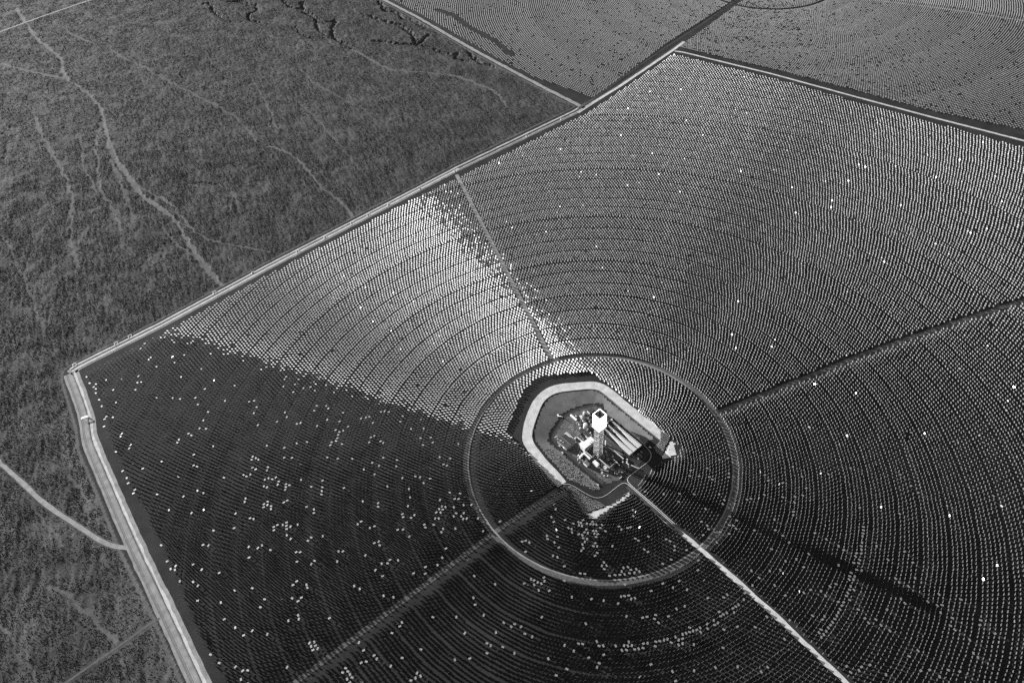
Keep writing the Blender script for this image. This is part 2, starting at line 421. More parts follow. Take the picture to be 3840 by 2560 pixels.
# ------------------------------------------------------------------ strips (roads, kerbs, berms)
def strip_pts(pts, w, step=8.0):
    p = resample(pts, step)
    t = np.gradient(p, axis=0); t /= np.hypot(*t.T)[:, None] + 1e-9
    n = np.stack([-t[:, 1], t[:, 0]], 1)
    return p, n
def road(name, pts, w, material, label, lift=.06, cat='road', jag=0., cols=3, off=0., seed=0, step=6):
    p, n = strip_pts(pts, w, step)
    if off: p = p + n * off
    V = []; m_ = len(p)
    j = (np.stack([fbm(np.arange(m_) * .35, np.full(m_, 3. + k), 50 + seed, 3) - .45 for k in range(2)], 1)) * jag * 2
    for k in range(cols + 1):
        a = -1 + 2 * k / cols
        e = (w / 2 + (j[:, 0] if a < 0 else j[:, 1]) * abs(a))
        q = p + n * (a * e)[:, None]
        V.append(np.column_stack([q, terrain(q[:, 0], q[:, 1]) + lift]))
    V = np.stack(V, 1).reshape(-1, 3); c1 = cols + 1
    i = (np.arange(m_ - 1)[:, None] * c1 + np.arange(cols)[None, :]).ravel()
    o = npmesh(name, V, np.stack([i, i + c1, i + c1 + 1, i + 1], 1), [material], smooth_=True)
    return struct(o, label, cat)
def ridge(name, pts, w, h, material, label, cat, off=0., step=6, rough=.25, top=.25, struct_=True, base=None):
    """an earth bank (or kerb) of trapezoid section"""
    p, n = strip_pts(pts, w, step)
    p = p + n * off
    V = []; m_ = len(p)
    hh = h * (1 - rough + 2 * rough * fbm(np.arange(m_) * .5, np.full(m_, 1.5), 61, 3))
    for a, k in ((-1, 0), (-top, 1), (top, 1), (1, 0)):
        q = p + n * (a * w / 2)
        V.append(np.column_stack([q, terrain(q[:, 0], q[:, 1]) + (hh if k else -.1)]))
    V = np.stack(V, 1).reshape(-1, 3)
    i = (np.arange(m_ - 1)[:, None] * 4 + np.arange(3)[None, :]).ravel()
    o = npmesh(name, V, np.stack([i, i + 4, i + 5, i + 1], 1), [material])
    return struct(o, label, cat) if struct_ else tag(o, label, cat)

up2 = gp(road_up[:-2])
road('perimeter_verge', gp([(262, 1400)] + road_up[1:-3]), 24, M['dirt'], 'grey graded verge along the straight desert edge of the mirror field', lift=.05, jag=1.2, off=1.5, cat='verge')
road('perimeter_road', gp(road_up[:-3]), 6.5, M['paledirt'], 'pale graded road running straight along the upper desert edge', lift=.1, off=-1.0, jag=.6)
road('perimeter_road', gp(road_up[:-3]), 4.5, M['paledirt'], 'pale outer track between the desert and the low bank of the upper road', lift=.1, off=11, jag=1)
road('perimeter_road', road_up_g[6:], 15, M['paledirt'], 'pale graded road beside the dark lane between the two far fields', lift=.08, off=-5, jag=1)
road('perimeter_verge', gp(smooth(road_left, 2)), 33, M['dirt'], 'broad grey graded verge along the left edge of the mirror field', lift=.05, jag=1.5, off=3, cat='verge')
road('perimeter_road', gp(smooth(road_left, 2)), 9, M['dirt'], 'wheel-worn graded road curving down the left edge', lift=.1, off=-6)
road('perimeter_road', gp(smooth(road_left, 2)), 5, M['paledirt'], 'pale maintenance road along the mirrors at the left edge', lift=.1, off=10, jag=2.5)
for o_ in (-8.2, -6.6, -4.6):
    road('wheel_rut', gp(smooth(road_left, 2)), .9, M['gravel'], 'dark wheel rut worn into the left perimeter road', lift=.13, off=o_, cols=1, cat='wheel rut')
road('dirt_road', smooth(dirt_l, 2), 8.5, M['dirt'], 'pale curved dirt road joining the left perimeter road', lift=.08, jag=1.2)
road('dirt_track', track_b, 4, M['gravel'], 'faint straight dirt track at the lower left corner', lift=.08, jag=.6)
road('dirt_road', road_tl, 9, M['dirt'], 'straight pale road crossing the top left desert', lift=.1, jag=1)
road('dirt_road', road_tm, 14, M['dirt'], 'pale dirt road between the desert and the far mirror field', lift=.1, jag=2.5)
road('dirt_road', road_tr, 9, M['dirt'], 'pale straight road at the far top right', lift=.1, jag=1)
road('dirt_road', bound_r, 8, M['paledirt'], 'thin pale road dividing the near field from the far right field', lift=.1, jag=1)
road('asphalt_lane', dark_t, 9, M['asphalt'], 'dark asphalt lane between the two far mirror fields', lift=.12, off=6)
road('radial_road', rad_nw, 11, M['dirt'], 'grey radial lane crossed by mirror shadows above the tower', lift=.06)
road('radial_road', rad_e, 9, M['gravel'], 'dark radial lane running right from the ring road', lift=.06)
road('radial_road', rad_sw, 9, M['gravel'], 'dark radial lane running to the lower left from the ring road', lift=.06)
road('access_road', rad_se[1:], 9, M['paledirt'], 'bright access road leaving the plant to the lower right', lift=.08, jag=2.2)
road('access_road', rad_se[:3], 8, M['asphalt'], 'dark paved start of the access road at the plant gate', lift=.14)
th = np.linspace(0, 2 * math.pi, 260)
road('ring_road', np.stack([RR * np.cos(th), RR * np.sin(th)], 1), 11, M['gravel'], 'circular gravel road ringing the tower', lift=.05, jag=.8)
road('ring_sunlit_strip', np.stack([(RR - 4.2) * np.cos(th), (RR - 4.2) * np.sin(th)], 1), 2.6, M['dirt'], 'thin pale strip of painted sunlight along the inner edge of the ring road', lift=.1, jag=1.2, cat='verge')  # sun grazing the ring's inner edge, painted as a pale strip
# banks and ditches along the perimeter (they throw the long dark lines)
ridge('earth_bank', gp(road_up[:-3]), 2.6, .6, M['berm'], 'low earth bank on the desert side of the upper road', 'bank', off=6.5)
ridge('earth_bank', gp(road_up[:-3]), 1.6, .35, M['berm'], 'low earth bank between the upper road and the mirrors', 'bank', off=-6)
ridge('earth_bank', gp(smooth(road_left, 2)), 2, .5, M['berm'], 'low earth bank along the middle of the left verge', 'bank', off=6)
ridge('earth_bank', road_up_g[5:], 3, 1.3, M['berm'], 'low earth bank beside the dark lane', 'bank', off=4)
# plant: rim road, loop road, slopes, kerbs
rim_road_in = gp(Z1([(545, 1095), (400, 930), (300, 810), (250, 735), (235, 690), (250, 600), (290, 490), (330, 390), (390, 330), (470, 295), (600, 280), (760, 265), (840, 280), (900, 330), (1100, 500), (1300, 660), (1390, 735)]))
road('rim_road', smooth(rim_road_in, 2), 21, M['paledirt'], 'pale graded road looping round the rim of the plant basin', lift=.07, off=12.5, jag=2)
ridge('rim_kerb', smooth(rim_road_in[4:], 2), 2.2, .5, M['berm'], 'low bank along the inner rim of the basin', 'bank', off=1.5)
loop = gp(Z1([(860, 1125), (640, 945), (395, 730), (410, 655), (460, 580), (510, 500), (595, 445), (700, 413), (800, 390)]), PADZ)
road('loop_road', smooth(loop, 2), 7, M['asphalt'], 'dark asphalt loop road round the plant yard', lift=.1, off=-4)
kerb1 = gp(Z1([(510, 1130), (575, 1128), (680, 1190), (780, 1243), (840, 1248), (900, 1222), (1000, 1140), (1045, 1105), (1080, 1105), (1110, 1130), (1300, 1310), (1500, 1490)]), -4)
kerb2 = gp(Z1([(1245, 765), (1300, 815), (1312, 865), (1285, 915), (1210, 965), (1170, 1000), (1095, 1055), (1090, 1085), (1120, 1125), (1310, 1300), (1520, 1490)]), -4)
ridge('kerb', smooth(kerb1, 2), 1.2, .35, M['concrete'], 'pale concrete kerb curving round the lower corner of the plant to its gate', 'kerb', rough=0, top=.7)
ridge('kerb', smooth(kerb2, 2), 1.2, .35, M['concrete'], 'pale concrete kerb curving round the condenser to the plant gate', 'kerb', rough=0, top=.7)

def patch(name, pts, z, material, label, lift=.06, cat='ground', step=7.0):
    P = [tuple(q) for q in gp(pts, z)]
    A = np.array(P); x0, y0 = A.min(0); x1, y1 = A.max(0)
    xs = np.arange(x0, x1 + 4, 4.); ys = np.arange(y0, y1 + 4, 4.)
    X, Y = np.meshgrid(xs, ys)
    jx = X + (fbm(X / 6, Y / 6, 71, 2) - .37) * 4
    ok = inpoly(jx, Y, P)
    q = ok[:-1, :-1] & ok[1:, :-1] & ok[:-1, 1:] & ok[1:, 1:]
    iy, ix = np.nonzero(q); w = len(xs)
    i = iy * w + ix
    o = npmesh(name, np.column_stack([X.ravel(), Y.ravel(), terrain(X.ravel(), Y.ravel()) + lift]), np.stack([i, i + 1, i + w + 1, i + w], 1), [material], smooth_=True)
    return struct(o, label, cat)
patch('basin_slope', Z1([(545, 1085), (400, 925), (300, 805), (252, 730), (240, 690), (253, 602), (293, 494), (335, 395), (392, 335), (472, 300), (600, 285), (760, 270), (838, 285), (895, 333), (1098, 503), (1295, 665), (1340, 710), (1250, 765), (905, 490), (860, 400), (800, 385), (700, 405), (600, 435), (500, 490), (440, 580), (395, 655), (380, 720), (620, 930), (860, 1140), (850, 1180), (700, 1150)]), -3, M['slope'], 'smooth graded slopes of the plant basin', .05, 'slope')
patch('bare_fill', Z1([(1480, 715), (1535, 745), (1540, 860), (1430, 900), (1390, 870)]), -1, M['paledirt'], 'bare pale fill at the right end of the plant basin', .09)
patch('bare_fill', Z1([(700, 1390), (880, 1320), (980, 1280), (1100, 1180), (1160, 1180), (1080, 1260), (960, 1340), (790, 1450), (755, 1455)]), -2, M['paledirt'], 'bare pale fill below the lower corner of the plant', .09)
patch('yard_gravel', [(x, y) for x, y in Z1([(410, 715), (425, 665), (475, 595), (525, 515), (605, 460), (700, 430), (800, 405), (855, 425), (895, 500), (1040, 700), (1080, 960), (1030, 1085), (900, 1130), (860, 1100), (650, 925)])], PADZ, M['gravel'], 'grey gravel yard under the plant equipment', .05)
patch('yard_dark_patch', Z1([(900, 900), (1100, 900), (1245, 775), (1295, 830), (1300, 870), (1205, 950), (1085, 1045), (1050, 1085), (960, 1040)]), PADZ, M['asphalt'], 'dark yard surface behind the condenser', .07)  # darker sheet over the condenser end of the yard

# ------------------------------------------------------------------ desert scrub, one mesh of low bushes
def scrub(n, x0, x1, y0, y1, k, size):
    x = rng.uniform(x0, x1, n); y = rng.uniform(y0, y1, n)
    q, dz = proj(np.column_stack([x, y, np.zeros(n)]))
    ok = (q[:, 0] > -80) & (q[:, 0] < 3900) & (q[:, 1] > -80) & (q[:, 1] < 2640) & inpoly(x, y, desert_poly)
    x, y = x[ok], y[ok]
    e = dpoly(x, y, desert_edge)
    for Pp in (dirt_l, track_b, road_tl): e = np.minimum(e, dpoly(x, y, Pp))
    ok = (e > 7) & (fbm(x / 34, y / 34, 77, 4) + .5 * rng.random(len(x)) > k)
    x, y, e = x[ok], y[ok], e[ok]
    h, pl = desert_relief(x, y, sstep(2, 14, e))
    ok = pl < .25 * rng.random(len(x)) + .1
    x, y, h = x[ok], y[ok], h[ok]
    r = rng.uniform(.55, 1.35, len(x)) * size; hh = r * rng.uniform(.8, 1.3, len(x))
    return x, y, h, r, hh
sa = [scrub(900000, -1700, 250, -520, 1350, .66, .9), scrub(620000, -3200, 250, 1350, 3300, .66, 1.2), scrub(60000, -3200, -1700, 300, 1350, .66, 1.2)]
sx, sy, sh, sr, shh = [np.concatenate(t) for t in zip(*sa)]
ns_ = len(sx); ang = np.arange(5) * 2 * math.pi / 5
jit = rng.uniform(.7, 1.25, (ns_, 5)); a0 = rng.random((ns_, 1)) * 6.28
bx = sx[:, None] + np.cos(ang + a0) * sr[:, None] * jit; by = sy[:, None] + np.sin(ang + a0) * sr[:, None] * jit
bz = np.repeat((sh + .05)[:, None], 5, 1) - .1
apex = np.stack([sx + rng.normal(0, .2, ns_), sy + rng.normal(0, .2, ns_), sh + shh], 1)[:, None, :]
VV = np.concatenate([np.stack([bx, by, bz], 2), apex], 1).reshape(-1, 3)
o6 = np.arange(ns_)[:, None] * 6
FF = np.stack([np.concatenate([o6 + i, o6 + (i + 1) % 5, o6 + 5], 1) for i in range(5)], 1).reshape(-1, 3)
sc_ = npmesh('desert_scrub', VV, FF, [M['scrub']])
tag(sc_, 'low dark creosote scrub scattered over the open desert', 'scrub', kind='stuff')
print('scrub', ns_)
# ------------------------------------------------------------------ heliostats
SUN_AZ, SUN_EL = R(-54), R(12.0)
SUN = np.array([math.sin(SUN_AZ) * math.cos(SUN_EL), math.cos(SUN_AZ) * math.cos(SUN_EL), math.sin(SUN_EL)])
TRACKS = [RR * k for k in (1.0, 1.19, 1.365, 1.55, 1.727, 1.9, 2.07, 2.215)] + [RR * (2.215 + .172 * k) for k in range(1, 30)]
def layout(center, rmin, rmax, poly):
    """staggered rings round a tower; the service tracks are kept clear on the south side"""
    out = []
    zones = [rmin, RR - 6.8] + [RR + 6.8]
    while zones[-1] < rmax: zones.append(zones[-1] * 1.3)
    r = rmin; row = 0; n = 0; zi = -1; ph = 0
    while r < rmax:
        if RR - 6.8 < r < RR + 6.8: r = RR + 6.8
        z = np.searchsorted(zones, r, side='right')
        if z != zi:
            zi = z; hi = zones[min(z, len(zones) - 1)]; rm = (r + hi) / 2
            s = 5.45 if r < RR else 7.0 + (rm - RR) * .0014
            n = int(2 * math.pi * rm / s); ph = rng.random() * 6.28
        t = ph + (np.arange(n) + .5 * (row % 2)) * 2 * math.pi / n
        x = r * np.cos(t); y = r * np.sin(t)
        k = np.ones(n, bool); r_gap = 0; step = 6.0 if r < RR else 6.3 + (r - RR) * .0024
        if r > RR + 10 and center[0] == 0:
            for tr in TRACKS[1:]:
                if r < tr <= r + step: r_gap = 2.4
        out.append(np.stack([center[0] + x[k], center[1] + y[k]], 1))
        r += step + r_gap
        row += 1
    P = np.concatenate(out)
    a = 1.1
    P = P + np.stack([fbm(P[:, 0] / 26, P[:, 1] / 26, 13, 2) - .37, fbm(P[:, 0] / 26, P[:, 1] / 26, 17, 2) - .37], 1) * 2 * a * 1.6
    P = P[inpoly(P[:, 0], P[:, 1], poly)]
    return P + rng.normal(0, .28, P.shape)

HC = 3.1   # pivot height
P1 = layout((0, 0), 60, 2300, main_poly)
keep = ~inpoly(P1[:, 0], P1[:, 1], pad_excl)
for pts, w in ((rad_nw, 6.5), (rad_e, 7.5), (rad_sw, 8), (rad_se, 7.5)):
    keep &= dpoly(P1[:, 0], P1[:, 1], pts) > w
P1 = P1[keep]
def cull(P, mx, my):
    q, _ = proj(np.column_stack([P, np.full(len(P), HC)]))
    return P[(q[:, 0] > -mx) & (q[:, 0] < 3840 + mx) & (q[:, 1] > -my) & (q[:, 1] < 2560 + my)]
P1 = cull(P1, 120, 120)
P2 = np.concatenate([layout(T2, 60, 2600, far_right_poly), layout(T2, 60, 2600, far_mid_poly), layout(T2, 60, 3000, beyond_poly)])
k2 = dpoly(P2[:, 0], P2[:, 1], dark_t) > 7
# a dry gully crosses the far field
gl = gp([(1640, 40), (1700, 60), (1760, 105), (1790, 120), (1860, 160), (1920, 210)])
k2 &= dpoly(P2[:, 0], P2[:, 1], gl) > 9 + 8 * vnoise(P2[:, 0] / 20, P2[:, 1] / 20, 3)
P2 = cull(P2[k2], 60, 60)
n1 = len(P1)
P = np.concatenate([P1, P2])
tow = np.concatenate([np.tile([0, 0, 112.], (n1, 1)), np.tile([T2[0], T2[1], 118.], (len(P2), 1))])
zg = terrain(P[:, 0], P[:, 1])
C = np.column_stack([P, zg + HC])
aim = tow - C; aim /= np.linalg.norm(aim, axis=1)[:, None]
nrm = aim + SUN; nrm /= np.linalg.norm(nrm, axis=1)[:, None]
nrm += rng.normal(0, .024, nrm.shape); nrm /= np.linalg.norm(nrm, axis=1)[:, None]

# heliostats lying face up (washing, standby): surveyed ones, then a random few
S = []
def stow(s, ox, oy, pts): S.extend(zm(s, ox, oy)(pts))
stow(3.485, 200, 1250, [(405,605),(430,655),(470,740),(505,722),(540,685),(560,715),(510,822),(520,850),(535,880),(550,905),(560,935),(585,985),(610,1138),(650,1125),(765,1105),(615,1210),(615,1237),(613,1265),(635,1380),(650,1408),(662,1437),(675,1465),(700,1517),(712,1542),(540,395),(570,380),(602,360),(670,328),(708,310),(770,275),(805,252),(1070,120),(1100,103),(1160,100),(1155,128),(690,615),(775,725),(1100,565),(1070,750),(1105,628),(835,893),(1555,843),(1680,860),(1855,860),(1875,918),(1300,300),(1235,340),(1360,445),(1590,390),(1665,565),(1935,475),(1985,732),(2000,1020),(1955,1125),(1890,1243),(2015,1243),(1780,1312),(1630,1388),(1015,1465),(890,1328),(1720,265),(1805,130),(1680,50),(1450,35)])
stow(1.633, 0, 1600, [(742,50),(802,116),(867,262),(977,210),(1160,45),(1090,80),(1183,172),(1198,232),(1200,250),(1130,427),(1023,504),(972,407),(1208,388),(1245,410),(1172,520),(1370,307),(1308,128),(1548,198),(1578,193),(1558,260),(1633,258),(1500,300),(1527,290),(1633,323),(1680,316),(1700,342),(1620,365),(1757,357),(1748,373),(1497,447),(1637,467),(1622,486),(1743,462),(1660,491),(1437,535),(1543,567),(1420,626),(1308,635),(1282,712),(1680,617),(1717,600),(1740,601),(1757,610),(1752,665),(1774,690),(1604,729),(1567,749),(1664,755),(1527,737),(1535,803),(1183,832),(1247,870),(1336,886),(1086,845),(1084,870),(1174,943),(1222,975),(1357,1077),(1558,980),(1610,1062),(1594,1113),(1365,1170),(1456,1220),(1476,1291),(1632,1282),(1430,1470),(1480,1490),(1512,1482),(1490,1536),(1325,1453),(1270,1418),(1777,1062),(1842,1047),(1822,1167),(1763,1197),(1755,1477),(1812,953),(1873,980),(1808,830),(1921,828),(1824,768),(1903,678),(1914,1320),(1912,1340),(1933,1360),(625,78),(632,95),(640,113),(655,150),(692,175),(693,230),(703,248),(711,265),(720,282),(730,300),(737,312),(752,320),(748,338),(770,340),(763,368),(768,385),(790,430),(797,445),(820,377),(868,600),(880,622),(888,637),(925,712),(938,740),(963,742),(962,768),(960,788),(975,818),(990,828),(1003,860),(1015,895),(1080,957)])
stow(1.96, 1100, 1900, [(150,37),(490,115),(578,147),(780,170),(800,63),(878,70),(1075,15),(1098,18),(1060,34),(1055,82),(1190,55),(1242,65),(1257,85),(1358,90),(1395,180),(1180,155),(1115,168),(1095,195),(970,145),(850,222),(208,213),(128,227),(605,253),(636,262),(648,284),(350,318),(373,321),(332,392),(515,356),(645,418),(713,400),(700,423),(770,405),(610,470),(665,500),(870,481),(968,452),(980,498),(1063,430),(1094,377),(1118,300),(452,590),(485,608),(655,655),(740,663),(272,828),(30,812),(55,668),(90,588),(18,555),(33,333),(148,405),(1342,512),(1495,570),(1330,660),(1335,725),(1403,782),(1023,808),(787,848),(793,875),(728,928),(927,1052),(785,1100),(720,1150),(583,1092),(610,1108),(510,1130),(537,1128),(506,1057),(1175,1123),(1410,1070),(1430,992),(1458,1003),(1528,1013),(1640,1065),(1542,838),(1600,870),(1630,855),(1660,877),(1703,915),(1755,945),(1835,815),(1740,517),(1762,537),(1763,563),(1815,553),(1838,548),(1838,520),(1787,560),(1873,627),(1815,613),(1687,570),(1985,543),(2107,503),(2050,662),(2190,667),(2280,673),(2272,432),(2290,448),(1705,318),(1680,262),(1703,258),(1733,253),(1860,210),(1877,228),(1910,262),(1950,213),(1942,298),(1902,347),(1937,383),(1985,437),(2127,308),(2140,265),(2225,355),(1890,65),(1917,120),(1990,108),(1932,20),(2052,117),(2015,163),(2040,160),(2048,198),(1543,105),(905,1222),(905,1250),(932,1243),(868,1272),(138,997),(138,1022),(162,1045),(375,1180),(400,1200),(370,1210),(403,1225),(430,1245),(398,1255),(425,1280),(2152,852),(2108,1000),(2007,1014),(2063,1053),(2240,998),(2250,1030),(2280,1035),(2278,1097),(2175,1115),(2243,1148),(2222,1168),(1873,1115),(2010,1185),(1940,1225)])
CL0 = len(S)
stow(2.9875, 2000, 1900, [(515,165),(552,158),(503,200),(540,190),(530,222),(615,180),(650,170),(640,207),(677,198),(713,190),(742,218),(775,212),(590,243),(655,260),(692,255),(580,277),(505,288),(605,302),(680,290),(718,285),(533,318),(558,342),(620,362),(697,350),(573,403),(713,408),(663,450),(702,444),(550,470)])
CL1 = len(S)
stow(2.9875, 2000, 1900, [(990,787),(1030,780),(1068,772),(1107,765),(1145,760),(1115,730),(1000,750),(1183,753),(885,770),(913,800),(1022,680),(775,657),(802,685),(522,768),(705,540),(877,445),(975,240),(1087,222),(1150,367),(792,272)])
stow(1.527, 2300, 1700, [(745,803),(745,843),(720,862),(683,883),(703,885),(683,908),(660,910),(640,910),(618,915),(618,940),(595,955),(575,953),(570,978),(543,978),(537,1000),(510,1000),(495,1010),(472,1006),(465,1025),(447,1030),(425,1025),(425,996),(402,1025),(397,1048),(393,1070),(387,1088),(370,1055),(347,1050),(340,1072),(317,1070),(288,1080),(262,1080),(243,1080),(237,1098),(207,1095),(183,1090),(173,1110),(152,1107),(138,1120),(115,1112),(93,1097),(82,1077),(78,1117),(52,1107),(42,1125),(15,1110)])
stow(1.527, 2300, 1700, [(1428,412),(1425,435),(1420,455),(1422,478),(1412,500),(1425,520),(1418,550),(1402,572),(1415,575),(1392,590),(1405,605),(1398,625),(1385,625),(1388,665),(1400,668),(1370,690),(1362,690),(1385,715),(1358,715),(1378,732),(1353,745),(1362,765),(1340,768),(1352,788),(1337,800),(1340,830),(1327,852),(1300,850),(1310,873),(1300,892),(1288,910),(1280,930),(1270,948),(1255,970),(1230,970),(1235,997),(1220,1010),(1200,1010),(1205,1033),(1185,1030),(1192,1055)])
stow(1.527, 2300, 1700, [(375,232),(463,232),(367,278),(530,327),(513,392),(528,405),(540,435),(515,472),(423,555),(340,520),(325,507),(297,480),(206,480),(350,552),(185,548),(200,562),(130,493),(97,418),(40,428),(115,352),(108,323),(290,232),(188,217),(450,90),(530,90),(437,132),(490,125),(540,130),(570,140),(660,115),(662,125),(610,32),(665,22),(628,280),(650,260),(617,235),(667,350),(700,380),(670,410),(690,410),(697,425),(610,452),(667,455),(600,515),(875,120),(895,158),(968,157),(855,240),(765,253),(790,253),(957,245),(1050,242),(1097,240),(1103,202),(1035,278),(1027,325),(1027,352),(918,382),(812,437),(932,445),(975,477),(1005,515),(905,543),(987,617),(1047,592),(1117,570),(963,665),(900,677),(825,707),(800,765),(930,747),(1080,653),(1155,460),(1228,487),(1283,518),(1313,555),(1297,632),(1515,523),(1660,568),(1725,632),(1580,605),(1635,352),(1355,75),(1222,120),(980,815),(1080,797),(1130,792),(1183,790),(1215,810),(1235,760),(1272,747),(1140,935),(1215,925),(1200,957),(1407,890),(1450,943),(1460,967),(1500,950),(1518,975),(1563,887),(1655,833),(1655,855),(1725,715),(1620,705),(1685,745),(1630,725),(1583,1023),(1015,980),(990,1070),(815,988),(717,985),(620,1010),(627,1105),(705,1220),(577,1222),(463,1228),(460,1097),(340,1257),(357,1287),(205,1207),(853,1248),(1335,1230),(1370,1262),(1410,1217),(1420,1243),(1475,1222),(1550,1260),(1695,1167),(1750,1135),(1760,1237),(1870,1277),(1913,1222),(1975,832),(1873,912),(1857,863),(1887,858),(1868,815),(1810,847),(1915,978),(1940,1005),(2082,952),(2100,970),(2193,1025),(2037,1060),(2065,1137),(2093,1165),(2000,1250),(480,670),(478,607),(378,735),(420,775),(343,767),(280,737),(215,793),(555,825),(630,820),(665,805),(305,935),(265,975),(238,915),(230,935),(172,943),(195,945),(78,928),(20,855),(45,825),(57,808),(80,818),(110,828),(122,817),(75,757),(332,623),(292,630),(65,653)])
stow(2.24, 900, 1300, [(65,465),(125,450),(143,505),(118,550),(397,550),(400,590),(313,633),(480,655),(517,648),(555,795),(213,830),(358,850),(367,920),(103,942),(150,938),(120,1028),(225,1027),(43,1083),(225,1113),(290,1105),(317,1140),(205,1170),(383,1183),(398,1160),(38,1283),(205,1335),(230,1313),(263,1345),(373,1305),(600,1168),(680,1127),(707,1162),(703,1193),(670,1240),(873,1180),(563,1348),(622,1385),(338,1493),(370,1497),(393,1508),(288,1518),(100,1450),(740,930),(817,948),(955,930),(1050,1027),(1117,970),(1200,928),(1168,1012),(1132,1083),(1312,940),(1305,1010),(1250,1165),(1360,1090),(1472,1080),(1425,1180),(1533,1157),(1430,1265),(1413,1337),(1032,1293),(1170,1310),(1152,1333),(1362,1417),(1452,1423),(1010,1477),(1108,1510),(1340,1537),(1557,1508),(1653,1437),(1660,1383),(1677,1360),(1705,1365),(1787,1355),(1867,1337),(1938,1325),(1867,1417),(1887,1443),(1810,1410),(1677,1278),(1820,1278),(1790,1272),(1755,1233),(1857,1235),(1765,943),(1705,975),(1675,917),(1828,822),(1617,765),(1617,812),(1525,825),(1535,690),(1447,680),(1343,630),(1375,590),(1445,470),(1180,470),(1218,543),(1245,552),(1170,553),(1128,632),(1065,585),(1090,578),(1035,597),(873,560),(845,615),(912,660),(880,692),(805,710),(825,720),(818,742),(808,770),(773,803),(763,830),(853,818),(1075,800),(1090,755),(1137,757),(1175,800),(1197,818),(620,535),(743,505),(710,505),(783,380),(750,227),(768,200),(605,130),(630,185),(490,270),(478,310),(540,340),(595,330),(618,370),(718,312),(400,258),(373,267),(350,155),(403,143),(333,192),(190,123),(210,170),(665,280),(358,330),(987,235),(990,215),(1020,212),(1007,188),(1060,130),(1037,155),(1063,105)])
SG = gp(S, HC)
stowed = np.zeros(len(P), bool); clus = np.zeros(len(P), bool)
for i, g in enumerate(SG):
    d = (P1[:, 0] - g[0]) ** 2 + (P1[:, 1] - g[1]) ** 2
    for j in np.argsort(d)[:4] if False else np.argpartition(d, 3)[:4][np.argsort(d[np.argpartition(d, 3)[:4]])]:
        if d[j] < 120 and not stowed[j]:
            stowed[j] = True; clus[j] = CL0 <= i < CL1
            break
surveyed = stowed.copy()
far = np.hypot(C[:, 0], C[:, 1]) > 300
stowed |= (rng.random(len(P)) < .004) & far & (np.arange(len(P)) < n1)
isfar = np.arange(len(P)) >= n1
stowed |= (rng.random(len(P)) < .97) & isfar
az = rng.uniform(0, 2 * math.pi, len(P)); az = np.where(rng.random(len(P)) < .7, np.round(az / (math.pi / 4)) * math.pi / 4 + R(20), az)
tilt = np.abs(rng.normal(0, .03, len(P)))
rad2 = np.arctan2(P[:, 1] - T2[1], P[:, 0] - T2[0]) + math.pi + rng.normal(0, .15, len(P))
az = np.where(isfar, rad2, az); tilt = np.where(isfar, np.abs(rng.normal(.10, .05, len(P))), tilt)
ns = np.stack([np.sin(tilt) * np.cos(az), np.sin(tilt) * np.sin(az), np.cos(tilt)], 1)
nrm = np.where(stowed[:, None], ns, nrm)
# odd ones out of pointing
odd = (rng.random(len(P)) < .012) & ~stowed
nrm[odd] += rng.normal(0, .35, (odd.sum(), 3)); nrm[odd, 2] = np.abs(nrm[odd, 2]) + .05
nrm /= np.linalg.norm(nrm, axis=1)[:, None]
A = np.stack([-nrm[:, 1], nrm[:, 0], np.zeros(len(P))], 1); A /= np.linalg.norm(A, axis=1)[:, None] + 1e-9
B = np.cross(nrm, A)
# the 300 that show largest become things of their own
q, dz = proj(C)
vd = CAM - C; dist = np.linalg.norm(vd, axis=1); cosv = np.abs((nrm * vd).sum(1)) / dist
area = cosv / dist ** 2
inside = (q[:, 0] > 6) & (q[:, 0] < 3834) & (q[:, 1] > 6) & (q[:, 1] < 2554)
area = np.where(inside & stowed, area * 1.0, np.where(inside, area * .9, 0))
solo = np.argsort(-area)[:300]
is_solo = np.zeros(len(P), bool); is_solo[solo] = True

